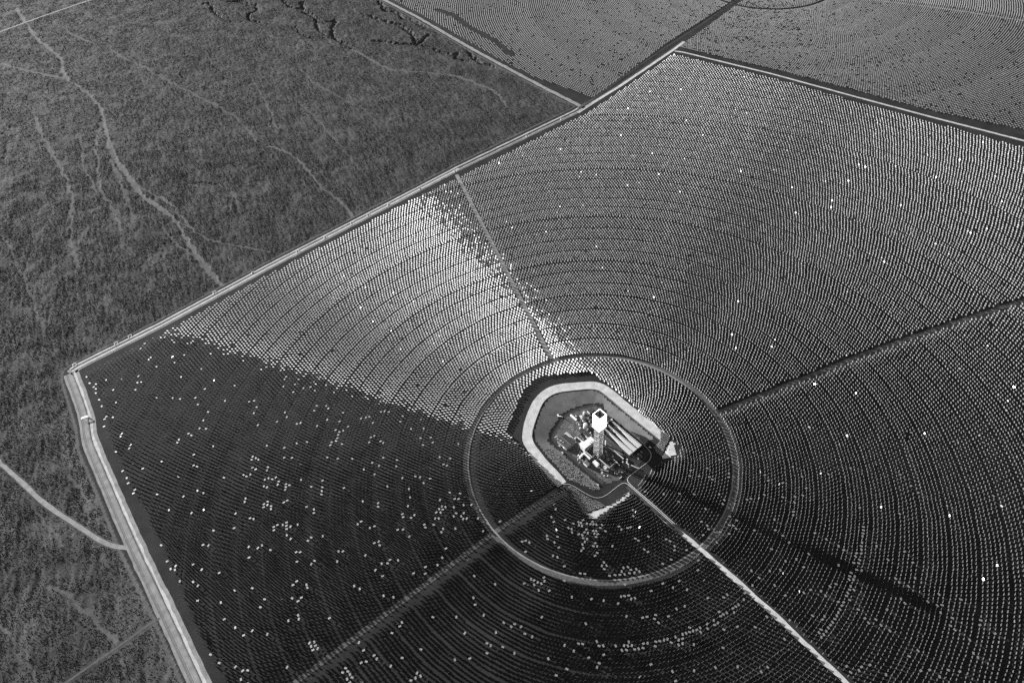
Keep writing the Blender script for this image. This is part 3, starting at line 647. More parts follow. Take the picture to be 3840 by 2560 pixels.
FW, FH, GAP, TH = 2.25, 3.2, .12, .07
def helio_mesh(name, idx, full, label):
    c, n, a, b_ = C[idx], nrm[idx], A[idx], B[idx]
    k = len(idx); Vs = []; Fs = []; Ms = []
    base = 0
    def slab(cc, w, h, t, mi_front, mi):
        nonlocal base
        vv = np.stack([cc + a * sx * w / 2 + b_ * sy * h / 2 + n * (0 if top else -t) for top in (1, 0) for sx, sy in ((-1, -1), (1, -1), (1, 1), (-1, 1))], 1)
        o = base + np.arange(k)[:, None] * 8
        f = [(0, 1, 2, 3), (7, 6, 5, 4)] + ([(0, 4, 5, 1), (1, 5, 6, 2), (2, 6, 7, 3), (3, 7, 4, 0)] if full else [])
        ff = np.stack([o + np.array(q_)[None, :] for q_ in f], 1).reshape(-1, 4)
        Vs.append(vv.reshape(-1, 3)); Fs.append(ff); Ms.append(np.tile([mi_front] + [mi] * (len(f) - 1), k))
        base += 8 * k
    def bar(p0, p1, u, v, r, mi):
        nonlocal base
        vv = np.stack([pp + u * sx * r + v * sy * r for pp in (p0, p1) for sx, sy in ((-1, -1), (1, -1), (1, 1), (-1, 1))], 1)
        o = base + np.arange(k)[:, None] * 8
        f = [(0, 1, 5, 4), (1, 2, 6, 5), (2, 3, 7, 6), (3, 0, 4, 7)]
        Vs.append(vv.reshape(-1, 3)); Fs.append(np.stack([o + np.array(q_)[None, :] for q_ in f], 1).reshape(-1, 4)); Ms.append(np.full(4 * k, mi))
        base += 8 * k
    cc = c + n * .35
    for s_ in (-1, 1): slab(cc + a * s_ * (FW + GAP) / 2, FW, FH, TH, 0, 1)
    ex = np.tile([1., 0, 0], (k, 1)); ey = np.tile([0, 1., 0], (k, 1))
    bar(c - np.array([0, 0, HC]), c, ex, ey, .14, 2)
    if full: bar(c + n * .15 - a * 1.9, c + n * .15 + a * 1.9, b_, n, .1, 2)
    o = npmesh(name, np.concatenate(Vs), np.concatenate(Fs), [M['mirror'], M['back'], M['post']], np.concatenate(Ms))
    return tag(o, label, 'heliostats', kind='stuff')
allidx = np.arange(len(P))
helio_mesh('heliostat_field', allidx[~is_solo], True, 'concentric rows of thousands of heliostat mirrors filling the ground around both towers')
print('heliostats', n1, len(P2), 'stowed', stowed.sum(), 'solo stowed', stowed[solo].sum())

# one heliostat with its parts, then copies
def helio_proto():
    t = empty('heliostat', (0, 0, 0))
    MB().bar((0, 0, 0), (0, 0, HC), .17, 8).build('post', M['post'], t)
    MB().bar((-1.9, 0, .15), (1.9, 0, .15), .12, 6).build('torque_tube', M['post'], t, (0, 0, HC))
    for s_ in (-1, 1):
        mb = MB(); x = s_ * (FW + GAP) / 2
        mb.box(x, 0, .35 - TH, FW, FH, TH, 0, 1); mb.m[-5] = 0
        mb.build('mirror', [M['mirror'], M['back']], t, (0, 0, HC))
    return t
proto = helio_proto()
ring_r = np.hypot(C[:, 0], C[:, 1])
def spot_label(i):
    x, y = q[i]; r = ring_r[i]
    st = stowed[i]
    if clus[i]: return 'bright face-up heliostat in the dense cluster just below the bare fill'
    if not st: return 'pale tilted heliostat in the unbroken rows near the tower'
    dl = dpoly(np.array([C[i, 0]]), np.array([C[i, 1]]), road_left_g)[0]
    if dl < 42: return 'white face-up heliostat in the outermost row along the left perimeter road'
    if r < RR:
        return 'face-up heliostat inside the ring road, ' + ('left of the dark radial lane' if x < 1980 and y < 2000 else 'between the bare fill and the foot of the ring' if x < 2400 else 'right of the bright access road')
    dse = dpoly(np.array([C[i, 0]]), np.array([C[i, 1]]), rad_se)[0]; dsw = dpoly(np.array([C[i, 0]]), np.array([C[i, 1]]), rad_sw)[0]
    if dsw < 60: return 'face-up heliostat close beside the dark lane to the lower left'
    if dse < 45: return 'face-up heliostat close beside the bright access road outside the ring'
    right_of_se = np.cross(rad_se[-1] - rad_se[0], C[i, :2] - rad_se[0]) > 0
    if right_of_se:
        if 2950 < x < 3270: return 'face-up heliostat in the curved chain right of the access road'
        return 'lone face-up heliostat in dark rows ' + ('between access road and curved chain' if x <= 2950 else 'beyond the curved chain towards the right edge')
    left_of_sw = np.cross(rad_sw[-1] - rad_sw[0], C[i, :2] - rad_sw[0]) < 0
    if left_of_sw: return 'lone face-up heliostat in dark rows ' + ('left of the ring road' if r < 460 else 'midway to the left perimeter' if r < 640 else 'near the left perimeter')
    if y > 2330 and x > 2280: return 'face-up heliostat in the wavy chain below the ring road'
    return 'lone face-up heliostat in dark rows between dark lane and access road'
kids = list(proto.children)
for k, i in enumerate(solo):
    if k == 0: o = proto; ch = kids
    else:
        o = proto.copy(); COL.objects.link(o); ch = []
        for c_ in kids:
            d_ = c_.copy(); COL.objects.link(d_); d_.parent = o; ch.append(d_)
    o.location = (C[i, 0], C[i, 1], zg[i])
    # local x is the mirror pair's long side, tilt about it
    phi = math.atan2(A[i, 1], A[i, 0]); o.rotation_euler = (0, 0, phi)
    ti = math.acos(max(-1, min(1, nrm[i, 2])))
    for c_ in ch:
        if not c_.name.startswith('post'): c_.rotation_euler = (ti, 0, 0)
    lab = spot_label(i)
    tag(o, lab, 'heliostat', group=lab.replace('face-up heliostat', 'face-up heliostats').replace('tilted heliostat', 'tilted heliostats'))
# ------------------------------------------------------------------ the power block (u along the long side, v across)
BA = R(-54); BU = np.array([math.cos(BA), math.sin(BA)]); BV = np.array([-math.sin(BA), math.cos(BA)])
def bw_(u, v): return BU * u + BV * v
def TH_(name, label, cat, u, v, group=None, z=PADZ, rz=0):
    p = bw_(u, v); return thing(name, label, cat, (p[0], p[1], z), BA + rz, group)

# --- the solar tower
t = TH_('solar_tower', 'tall steel lattice tower topped by a white glowing receiver box', 'tower', 0, 0)
HT, LB, W2 = 140., 99., 6.2
for sx, sy in ((-1, -1), (1, -1), (1, 1), (-1, 1)):
    MB().bar((sx * W2, sy * W2, 0), (sx * W2, sy * W2, LB), .62, 6).build('corner_column', M['steel2'], t)
mb = MB(); nlev = 12
for k in range(nlev + 1):
    z = 1 + (LB - 2) * k / nlev
    c = [(-W2, -W2), (W2, -W2), (W2, W2), (-W2, W2)]
    for i in range(4):
        a, b_ = c[i], c[(i + 1) % 4]
        mb.bar((*a, z), (*b_, z), .32)
        mid = ((a[0] + b_[0]) / 2, (a[1] + b_[1]) / 2)
        if k < nlev:
            z2 = 1 + (LB - 2) * (k + 1) / nlev
            if k % 2 == 0: mb.bar((*a, z), (*mid, z2), .27); mb.bar((*b_, z), (*mid, z2), .27)
            else: mb.bar((*mid, z), (*a, z2), .27); mb.bar((*mid, z), (*b_, z2), .27)
    if k % 2 == 0:
        mb.bar((-W2, 0, z), (W2, 0, z), .22); mb.bar((0, -W2, z), (0, W2, z), .22)
mb.build('lattice_bracing', M['steel2'], t)
for x, y, r in ((-1.2, .8, .55), (1.2, .8, .55), (0, -1.6, .4)):
    MB().cyl(x, y, 0, r, LB, 8).build('riser_pipe', M['offwhite'], t)
MB().box(2.8, -2.6, 0, 2.2, 2.2, LB).build('lift_shaft', M['grey'], t)
mb = MB()
for z, s_ in ((30, 13.4), (62, 13.4), (LB - 4, 14.5)):
    for sx, sy, lx, ly in ((0, -1, 1, 0), (0, 1, 1, 0), (-1, 0, 0, 1), (1, 0, 0, 1)):
        mb.box(sx * (s_ / 2 - .6), sy * (s_ / 2 - .6), z, s_ if lx else 1.2, (s_ - 2.5) if ly else 1.2, .25)
mb.build('walkway', M['grey'], t)
# platform under the receiver
P2_ = 10.2
pf = MB().box(0, 0, LB, P2_ * 2, P2_ * 2, .7).build('platform', M['grey'], t)
mb = MB()
for sx, sy in ((0, -1), (0, 1), (-1, 0), (1, 0)):
    for zz in (.75, 1.5): mb.bar((sx * P2_ - abs(sy) * P2_, sy * P2_ - abs(sx) * P2_, LB + .7 + zz), (sx * P2_ + abs(sy) * P2_, sy * P2_ + abs(sx) * P2_, LB + .7 + zz), .09)
    for k in range(-5, 6):
        q_ = k / 5 * P2_; mb.bar((sx * P2_ + abs(sy) * q_, sy * P2_ + abs(sx) * q_, LB + .7), (sx * P2_ + abs(sy) * q_, sy * P2_ + abs(sx) * q_, LB + 2.2), .09)
mb.build('railing', M['white'], pf)
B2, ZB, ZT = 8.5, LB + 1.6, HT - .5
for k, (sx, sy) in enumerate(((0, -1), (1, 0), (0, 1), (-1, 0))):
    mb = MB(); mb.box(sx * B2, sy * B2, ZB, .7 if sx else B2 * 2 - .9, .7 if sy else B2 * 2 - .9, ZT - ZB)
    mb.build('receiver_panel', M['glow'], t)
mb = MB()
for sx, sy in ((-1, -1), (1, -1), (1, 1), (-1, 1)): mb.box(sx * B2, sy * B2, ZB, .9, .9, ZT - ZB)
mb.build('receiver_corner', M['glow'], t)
MB().box(0, 0, HT - 2.6, B2 * 2 - .9, B2 * 2 - .9, .5).build('roof_deck', M['black'], t)
mb = MB()
for sx, sy in ((0, -1), (0, 1), (-1, 0), (1, 0)): mb.box(sx * (B2 + .1), sy * (B2 + .1), ZT + .02, .5 if sx else B2 * 2 + .6, .5 if sy else B2 * 2 - .4, .5)
mb.build('parapet', M['dark'], t)
mb = MB(); rr_ = random.Random(3)
for k in range(16): mb.box(rr_.uniform(-6.6, 6.6), rr_.uniform(-6.6, 6.6), HT - 2.1, rr_.uniform(.8, 3), rr_.uniform(.8, 3), rr_.uniform(.6, 2.2))
for k in range(8): mb.cyl(rr_.uniform(-6.5, 6.5), rr_.uniform(-6.5, 6.5), HT - 2.1, rr_.uniform(.4, .9), rr_.uniform(.8, 2.6), 10)
mb.build('roof_plant', M['dark'], t)
mb = MB().bar((3, 3, HT - 2.1), (3, 3, HT + 3.2), .25).bar((3, 3, HT + 3), (-4, 1, HT + 4.2), .18).build('davit_crane', M['steel2'], t)

# --- air-cooled condenser
t = TH_('air_cooled_condenser', 'long condenser hall on legs with three stepped white ducts and dark wind walls', 'condenser', 5, 58)
DX0, DX1 = -40., 44.; DV0, DV1 = -21.5, 20.5
MB().box((DX0 + DX1) / 2, (DV0 + DV1) / 2, 15, DX1 - DX0, DV1 - DV0, 1.0).build('deck', M['black'], t)
mb = MB()
for v in (DV0 + .2, DV1 - .2): mb.box((DX0 + DX1) / 2, v, 16, DX1 - DX0, .4, 3.2)
for u in (DX0 + .2, DX1 - .2): mb.box(u, (DV0 + DV1) / 2, 16, .4, DV1 - DV0 - .9, 3.2)
mb.build('wind_wall', M['black2'], t)
for u in np.linspace(DX0 + 2, DX1 - 2, 8):
    for v in (DV0 + 2, -7, 7, DV1 - 2): MB().bar((u, v, 0), (u, v, 15), .45, 6).build('leg', M['dark'], t)
for v0 in (-21, -9.6, 3.4):
    hi = v0 + 8.6
    mb = MB(); poly = [(-19, hi), (-19, hi - .8), (15, hi - 5.6), (15.6, hi - 6.6), (44.2, hi - 8.6), (44.2, hi)]
    mb.prism(poly, 17.2, 20.4); mb.build('steam_duct', M['offwhite'], t)
    mb = MB()
    for k in range(30):
        u = -34 + 77 * k / 29
        mb.box(u, hi + 1.5, 18, 1.7, 1.2, 2.2 + .3 * (k % 2))
    mb.build('valve_row', M['offwhite'], t)
    MB().bar((DX0 + 2, hi + .3, 17.2), (42, hi + .3, 17.2), .6, 8).build('drain_pipe', M['grey'], t)
    mb = MB().bar((DX0 + 1, hi + 1, 17), (DX0 + 1, hi + 1, 24), .9, 10).bar((DX0 + 1, hi + 1, 24), (DX0 + 5, hi + 1, 24.5), .9, 10)
    mb.build('vent_riser', M['offwhite'], t)
mb = MB()
for k in range(36): mb.box(DX0 + 1 + 83 * k / 35, DV1 + .25, 9, .5, .5, 10)
mb.build('wall_fins', M['steel'], t)
mb = MB()
for k in range(14): mb.box(DX0 + 1 + 40 * k / 13, DV0 - .25, 11, .5, .5, 8)
mb.build('wall_fins', M['grey'], t)

# --- halls and sheds
def shed(name, label, cat, u0, u1, v0, v1, h, ridge_h=0, wall='grey', roof='dark', flat=False, vents=(), door=True, z=PADZ):
    t = TH_(name, label, cat, (u0 + u1) / 2, (v0 + v1) / 2, z=z)
    a, b_ = u1 - u0, v1 - v0
    w_ = MB().box(0, 0, -.3, a, b_, h + .3)
    if ridge_h: w_.add([(-a/2, -b_/2, h), (-a/2, b_/2, h), (-a/2, 0, h + ridge_h), (a/2, -b_/2, h), (a/2, b_/2, h), (a/2, 0, h + ridge_h)], [(0, 2, 1), (3, 4, 5)])
    w_.build('wall', M[wall], t)
    if ridge_h:
        r_ = MB().gable(0, 0, h, a, b_, ridge_h).build('roof', M[roof], t)
        MB().box(0, 0, h + ridge_h + .16, a + .6, .6, .2).build('ridge_cap', M['steel'], r_)
    else:
        r_ = MB().box(0, 0, h, a + .5, b_ + .5, .35).build('roof', M[roof], t)
    zt = h + .2
    for x, y in vents:
        zz = zt + (ridge_h * (1 - abs(y) / (b_ / 2)) if ridge_h else .1)
        MB().cyl(x, y, zz - .2, .8, 1.1, 10).dome(x, y, zz + .9, 1.0, .5, 10).build('roof_vent', M['white'], r_)
    if door:
        MB().box(a * .2, -b_ / 2 - .05, 0, min(5, a * .3), .12, min(5, h * .7)).build('door', M['white'], t)
        mb = MB()
        for k in range(max(1, int(a / 5))): mb.box(-a / 2 + 2.5 + k * 5, -b_ / 2 - .03, h * .62, 2, .08, 1.1)
        mb.build('window', M['glass'], t)
    return t
shed('warehouse', 'dark gabled warehouse with three small roof vents on the left side of the yard', 'warehouse', -78.5, -51.5, -38, -15, 8, 1.6, 'grey', 'dark', vents=((-8, -8), (-6.3, -7), (-1, -6.5)))
shed('long_shed', 'long narrow pale-roofed shed alongside the dark warehouse', 'shed', -82.5, -63, -13.8, -8, 4, .5, 'offwhite', 'pale', door=False)
shed('cross_shed', 'short pale shed standing crosswise at the end of the long shed', 'shed', -62, -59, -12.5, -3.2, 3.5, 0, 'offwhite', 'pale', door=False)
hall = shed('turbine_hall', 'tall bright white turbine hall left of the lattice tower', 'hall', -36, -22.8, -15, 14, 15, 0, 'offwhite', 'white', vents=((2, 8), (2, 3)))
MB().box(-9.5, -6, 0, 6, 10, 10).build('annexe', M['white'], hall)
mb = MB()
for k in range(5): mb.bar((6.9, -14, 3 + k * 2.6), (6.9, 14, 3 + k * 2.6), .25)
mb.build('pipe_run', M['steel'], hall)
shed('fin_cooler', 'small dark-roofed cooler house between the tanks and the turbine hall', 'cooler', -67, -60, 10, 16, 6, 0, 'grey', 'dark', door=False)
c_ = shed('cooler_hall', 'dark-roofed cooling hall with a white end wall behind the turbine hall', 'hall', -58, -42.5, 13.5, 22, 6.5, 0, 'grey', 'dark')
MB().box(8.3, 1, 0, 1.2, 11, 6.2).build('end_wall', M['white'], c_)
mb = MB()
for k in range(5): mb.box(-5.6 + 2.8 * k, 0, 6.9, .3, 7.5, .35)
mb.build('roof_rib', M['grey'], c_)
shed('north_hall', 'dark-roofed building with pale edges behind the receiver at the top of the yard', 'hall', -93, -85, 60, 72, 6, 0, 'offwhite', 'dark', door=False)
shed('control_room', 'low pale square building beside the storage tanks', 'building', -94, -86.5, 38.3, 43, 4.5, 0, 'offwhite', 'pale', vents=((1, .5),))
shed('pump_house', 'white pump house standing crosswise below the turbine hall', 'building', -21.8, -18.6, -31, -16.4, 7, 0, 'white', 'white', door=False)
shed('pipe_shed', 'long narrow white shed joined to the foot of the tower', 'shed', -18, -3, -20.6, -17.6, 7, 0, 'white', 'white', door=False)
t = shed('fan_cooler', 'pale box cooler with rows of fans on its roof below the tower', 'cooler', -6, 4.4, -35, -27.6, 5.5, 0, 'offwhite', 'pale', door=False)
for i in range(4):
    for j in range(3): MB().cyl(-3.8 + 2.5 * i, -2.4 + 2.4 * j, 5.86, .95, .4, 14).build('fan', M['dark'], t)
shed('electrical_building', 'white flat-roofed electrical building right below the lattice tower', 'building', 6, 19.2, -21, -14.6, 7, 0, 'offwhite', 'white', vents=((3, 1),))
shed('water_building', 'small white-walled treatment house crowded with pipes near the lower gate', 'building', 27, 34, -14, -8, 5, 0, 'offwhite', 'pale')
shed('skid_house', 'dark skid enclosure between the fan cooler and the pipe shed', 'enclosure', -13, -3.5, -27, -22, 5, 0, 'dark', 'dark', door=False)
# trailers
def trailer(u, v, L, W_, H_, rz, label, name='trailer', cat='trailer', g=None):
    t = TH_(name, label, cat, u, v, g, rz=rz)
    MB().box(0, 0, .9, L, W_, H_ - .9).build('body', M['white'], t)
    MB().box(0, 0, .6, L - 1, W_ - .6, .28).build('chassis', M['black'], t)
    for x in (-L * .3, L * .3):
        for y in (-1, 1): MB().bar((x, y * (W_ / 2 - .1), .5), (x, y * (W_ / 2 - .45), .5), .5, 12).build('wheel', M['tyre'], t)
    return t
trailer(-100.8, 28.6, 18.5, 3.4, 4, 0, 'long white trailer parked alone at the upper left of the yard')
# tanks
def tank(u, v, r, h, label, roof='pale', body='offwhite', g=None, name='storage_tank'):
    t = TH_(name, label, 'tank', u, v, g)
    MB().cyl(0, 0, -.3, r, h + .3, 28).build('shell', M[body], t)
    r_ = MB().dome(0, 0, h, r + .15, r * .14, 28).build('roof', M[roof], t)
    MB().cyl(r * .4, 0, h + r * .06, .35, .8, 8).build('vent', M['grey'], r_)
    mb = MB()
    for k in range(int(h / .5)): mb.bar((r + .25, -.3, .4 + k * .5), (r + .25, .3, .4 + k * .5), .05)
    mb.bar((r + .25, -.3, 0), (r + .25, -.3, h + 1), .06).bar((r + .25, .3, 0), (r + .25, .3, h + 1), .06).build('ladder', M['steel'], t)
tank(-80, 39, 3.2, 7, 'dark-topped storage tank next to the low pale control building', 'dark')
tank(-79.5, 27, 3.4, 7, 'dark-topped storage tank nearest the end of the long trailer', 'dark')
tank(-67.5, 30.5, 4.6, 9, 'largest white tank, encircled by pale pipes', 'pale', 'white')
tank(-99.7, 37, 2.2, 5, 'small tank with a dark hatch at the upper end of the yard', 'dark', 'white')
tank(-92, 51, 2.8, 8, 'tall white tank behind the receiver beside the dark-roofed building', 'pale', 'white')
tank(-57.5, 28.5, 2.6, 6, 'low grey tank half hidden behind the receiver', 'grey', 'grey')
for u, v, lb in ((45.9, 35.5, 'uppermost'), (48.6, 32.4, 'middle'), (51.2, 29.3, 'lowest')):
    t = TH_('vessel', lb + ' of three small white vessels in front of the condenser', 'vessel', u, v, 'three white vessels')
    MB().bar((-1.6, 0, 2), (1.6, 0, 2), 1.15, 14).dome(0, 0, 3.05, .4, .3, 8).build('shell', M['white'], t)
    mb = MB().box(-1, 0, 0, .3, 1.8, 1.2).box(1, 0, 0, .3, 1.8, 1.2).build('saddle', M['grey'], t)
for u, v, lb in ((55.6, -3.3, 'nearest the gate kerb'), (55, 3, 'at the right of the shaded corner'), (51.5, -5, 'at the left of the shaded corner'), (59.8, 6.5, 'furthest out in the shaded corner')):
    tank(u, v, 1.3, 2.6, 'small grey tank in deep shade ' + lb, 'grey', 'grey')
# pipe racks
def rack(u, v, L, rz, label, h=7, n=5, name='pipe_rack'):
    t = TH_(name, label, 'pipe rack', u, v, rz=rz)
    mb = MB()
    k = max(2, int(L / 6))
    for i in range(k + 1):
        x = -L / 2 + L * i / k
        for y in (-1.4, 1.4): mb.bar((x, y, 0), (x, y, h), .16)
        mb.bar((x, -1.4, h - .2), (x, 1.4, h - .2), .16).bar((x, -1.4, h - 2), (x, 1.4, h - 2), .14)
    mb.build('frame', M['grey'], t)
    for j in range(n):
        y = -1.1 + 2.2 * j / (n - 1)
        MB().bar((-L / 2, y, h + .15), (L / 2, y, h + .15), .2 + .1 * (j % 2), 8).build('pipe', M['offwhite' if j % 2 else 'steel'], t)
rack(24, -6.4, 28, 0, 'long pipe rack running past the white electrical building')
rack(37, 3, 17, R(90), 'short pipe rack crossing the dark yard', 6, 3)
rack(-12, -14.6, 20, 0, 'pipe rack at the lower left foot of the tower', 8)
rack(-3, -9.3, 13, R(90), 'pipe rack entering the tower base from the pipe shed', 6, 4)
rack(-48, -2, 22, 0, 'pipe rack beside the cross shed and turbine hall', 6, 6)
rack(-29, 19, 24, 0, 'pipe rack behind the turbine hall', 6)
rack(68, 33.5, 17, R(20), 'low pipe bridge over the kerb by the gate', 3, 6)
rack(28, 29.5, 26, 0, 'pipe rack in front of the condenser legs', 5, 6)
rack(34, -16, 16, R(25), 'pipe rack beside the treatment house', 4, 4)
t = TH_('transfer_pipe', 'single long white pipe lying in the dark yard', 'pipe', 36, 15)
MB().bar((-9.5, .6, 3.4), (9.5, -.6, 3.4), .55, 10).build('pipe', M['white'], t)
mb = MB()
for x in (-7, 0, 7): mb.bar((x, 0, 0), (x, 0, 3.2), .2)
mb.build('support', M['grey'], t)
for i, (u, v) in enumerate(((-10, 30.6), (-7.6, 29.5))):
    t = TH_('exhaust_stack', ('left' if i == 0 else 'right') + ' one of the paired white stacks at the tower side of the condenser', 'stack', u, v, 'paired white stacks')
    MB().cyl(0, 0, 0, .7, 13 + i * 2, 10).build('pipe', M['white'], t); MB().cyl(0, 0, 0, 1.3, .6, 10).build('base', M['concrete'], t)
for i, (u, v, g_) in enumerate(((52, 61, 'uppermost'), (58, 61.5, 'second'), (52, 69, 'outermost'), (58, 54, 'lowest'))):
    t = TH_('generator', g_ + ' grey generator box in the shade of the condenser end', 'generator', u, v, 'generator boxes behind the condenser')
    MB().box(0, 0, .3, 4.4, 2.4, 3).build('housing', M['grey'], t); MB().bar((1.5, 0, 3.3), (1.5, 0, 4.6), .25, 8).build('exhaust', M['steel'], t); MB().box(0, 0, 0, 5, 3, .3).build('base', M['concrete'], t)
# switchyard and transformer gear : separate gantries
for i in range(7):
    u, v = -88 + 4.4 * i, 5.5 + 2.2 * math.sin(i * 1.7)
    t = TH_('switch_gantry', 'steel switchyard gantry in the row above the long shed, number varying only by place', 'gantry', u, v, 'switchyard gantries above the long shed')
    t['label'] = 'pale steel gantry in the switchyard row above the long shed'
    mb = MB()
    for y in (-3, 0, 3): mb.bar((0, y, 0), (0, y, 5.5), .16)
    mb.bar((0, -3.4, 5.5), (0, 3.4, 5.5), .2).build('frame', M['steel2'], t)
    for y in (-2, 0, 2): MB().cyl(0, y, 5.6, .22, 1.4, 8).build('insulator', M['white'], t)
for i, (u, v, lb) in enumerate(((-55, 5.5, 'nearest the fin cooler'), (-47.5, 4, 'midway'), (-40.5, 4, 'next to the hall wall'))):
    t = TH_('transformer', 'grey transformer with side radiators behind the cross shed, ' + lb, 'transformer', u, v, 'three transformers behind the cross shed')
    MB().box(0, 0, .4, 4, 3, 3.6).build('tank', M['grey'], t)
    mb = MB()
    for k in range(8): mb.box(-1.75 + k * .5, -2, .8, .2, 1, 2.8)
    mb.build('radiator', M['steel'], t)
    for x in (-1, 0, 1): MB().cyl(x, .5, 4, .2, 1.6, 8).build('bushing', M['white'], t)
# machinery skids crowding the lower part of the yard
sk = [(-58, -9, 5, 3.5, 3), (-52.5, -10.5, 4, 4, 2.5), (-47.5, -9.5, 3, 3, 4), (-42.5, -12, 3, 4, 3), (-24, -22, 4, 3, 3), (-26, -29, 3, 3, 4), (-12, -32, 4, 3, 3), (-13.5, -37, 3, 2, 2), (-20, -36, 2.5, 2.5, 5), (22, -18, 4, 4, 3), (22, -12, 3, 3, 5), (29, -19, 5, 3, 2.5), (34, -22, 4, 3, 2), (38, -10.5, 4, 3, 3), (20, 8, 5, 4, 3), (12, 14, 4, 4, 4), (4, 18, 6, 3, 3), (22, 20, 4, 3, 3), (30, 5, 3, 3, 3), (10, 6, 3, 5, 5), (44, 25, 3, 2, 3), (55, 29, 4, 2, 2.5), (59, 26, 3, 2, 3), (-35, 26, 4, 3, 4), (-49, 27, 3, 3, 3), (-72, 20, 4, 3, 3), (-86, 25, 3, 3, 4), (-84, 32, 3, 2, 2.5), (-73, 37, 4, 3, 3), (-70, 45, 5, 3, 3), (-62, 42, 4, 4, 5), (-80, 52, 4, 3, 3), (41, -24, 3, 2, 2), (46, -19, 3, 2, 2), (-31, -20, 3, 3, 2.5), (-38, -18.5, 2.5, 2.5, 3)]
whr = {0: 'by the warehouse', 1: 'below the tower', 2: 'in the shaded yard under the condenser', 3: 'among the storage tanks', 4: 'near the lower gate'}
for k, (u, v, a, b_, h) in enumerate(sk):
    w_ = 0 if u < -40 and v < 0 else 3 if u < -30 and v > 18 else 1 if u < 0 else 4 if v < -8 else 2
    t = TH_('equipment_skid', 'small process skid with pump and piping ' + whr[w_], 'equipment', u, v, 'process skids ' + whr[w_])
    col = ('offwhite', 'white', 'grey', 'steel')[k % 4]
    MB().box(0, 0, 0, a, b_, .3).build('base', M['concrete'], t)
    MB().box(-a * .12, 0, .3, a * .6, b_ * .7, h - .3).build('cabinet', M[col], t)
    mb = MB().bar((a * .3, -b_ * .3, .9), (a * .3, b_ * .35, .9), .4, 10).bar((a * .3, b_ * .35, .9), (a * .3, b_ * .35, h + .9), .18, 8).bar((a * .3, b_ * .35, h + .8), (-a * .3, b_ * .35, h + .8), .18, 8)
    mb.build('pipe', M['steel' if k % 2 else 'white'], t)
# vehicles
def pickup(p, rz, label, z=None, g=None):
    z = float(terrain(np.array([p[0]]), np.array([p[1]]))[0]) + .12 if z is None else z
    t = thing('pickup_truck', label, 'truck', (p[0], p[1], z), rz, g)
    mb = MB().box(0, 0, .55, 5.4, 1.95, .55).box(1.75, 0, 1.1, 1.7, 1.85, .25)
    for y in (-.92, .92): mb.box(-1.6, y, 1.1, 2.1, .1, .35)
    mb.box(-2.62, 0, 1.1, .1, 1.9, .35); mb.build('body', M['white'], t)
    mb = MB(); mb.prism([(-.5, -.85), (.95, -.85), (.95, .85), (-.5, .85)], 1.1, 1.75).build('cab', M['white'], t)
    MB().box(.2, 0, 1.3, 1.55, 1.74, .38).build('window', M['glass'], t)
    for x in (-1.65, 1.7):
        for y in (-.95, .95): MB().bar((x, y - .12, .38), (x, y + .12, .38), .38, 12).build('wheel', M['tyre'], t)
    return t
def wv(u, v): return bw_(u, v)
pickup(wv(-52.8, -47.5), BA, 'white pickup parked alone on the verge left of the warehouse')
pickup(wv(-69.3, -40.6), BA, 'white pickup parked against the long wall of the warehouse')
pickup(wv(-90.3, -31.3), BA + 1.2, 'white pickup parked at the upper end of the warehouse')
pickup(wv(-84, -31.5), BA + .4, 'white pickup parked close to the warehouse corner')
pickup(wv(56.5, 90), BA + .3, 'white pickup parked outside the bend of the condenser kerb')
pickup(gp(Z2([(1450, 1520)]), PADZ)[0], BA + 1.57, 'white pickup parked beside the gate in the shaded corner')
pickup(gp(Z1([(825, 1130)]), PADZ)[0], BA, 'white pickup parked on the bare slope near the lower kerb')
# tracked crane on the loop road
t = TH_('crawler_crane', 'small crawler crane with a white boom standing in the shaded loop road', 'crane', -126.5, 9, rz=R(-10))
for y in (-1.6, 1.6): MB().box(0, y, 0, 6, .9, 1.1).build('track', M['grey'], t)
MB().box(-.3, 0, 1.15, 5, 2.8, 1.8).build('house', M['white'], t); MB().box(1.6, .8, 2.95, 1.5, 1.2, 1.2).build('cab', M['glass'], t)
bm_ = MB().bar((2, 0, 2.4), (12, 3, 9), .5, 4, 0, .25).build('boom', M['white'], t); MB().bar((12, 3, 9), (12, 3, 4), .06).build('hoist_rope', M['grey'], bm_)
# lamp posts
for u, v, lb in ((-119, 46.5, 'tall lamp post on the shaded slope above the tanks'), (-95, 82, 'tall lamp post at the top end of the yard behind the receiver'), (-10, -44.5, 'lamp post beside the loop road below the fan cooler'), (38, -36, 'lamp post near the lower bend of the loop road')):
    p = bw_(u, v); z_ = float(terrain(p[:1], p[1:])[0])
    t = thing('lamp_post', lb, 'lamp post', (p[0], p[1], z_), BA + .6)
    MB().bar((0, 0, 0), (0, 0, 10), .2, 8, 0, .12).build('pole', M['steel2'], t); MB().bar((0, 0, 10), (2.4, 0, 10.5), .1, 6).build('arm', M['steel2'], t); MB().box(2.6, 0, 10.35, 1.1, .5, .25).build('lamp_head', M['white'], t)

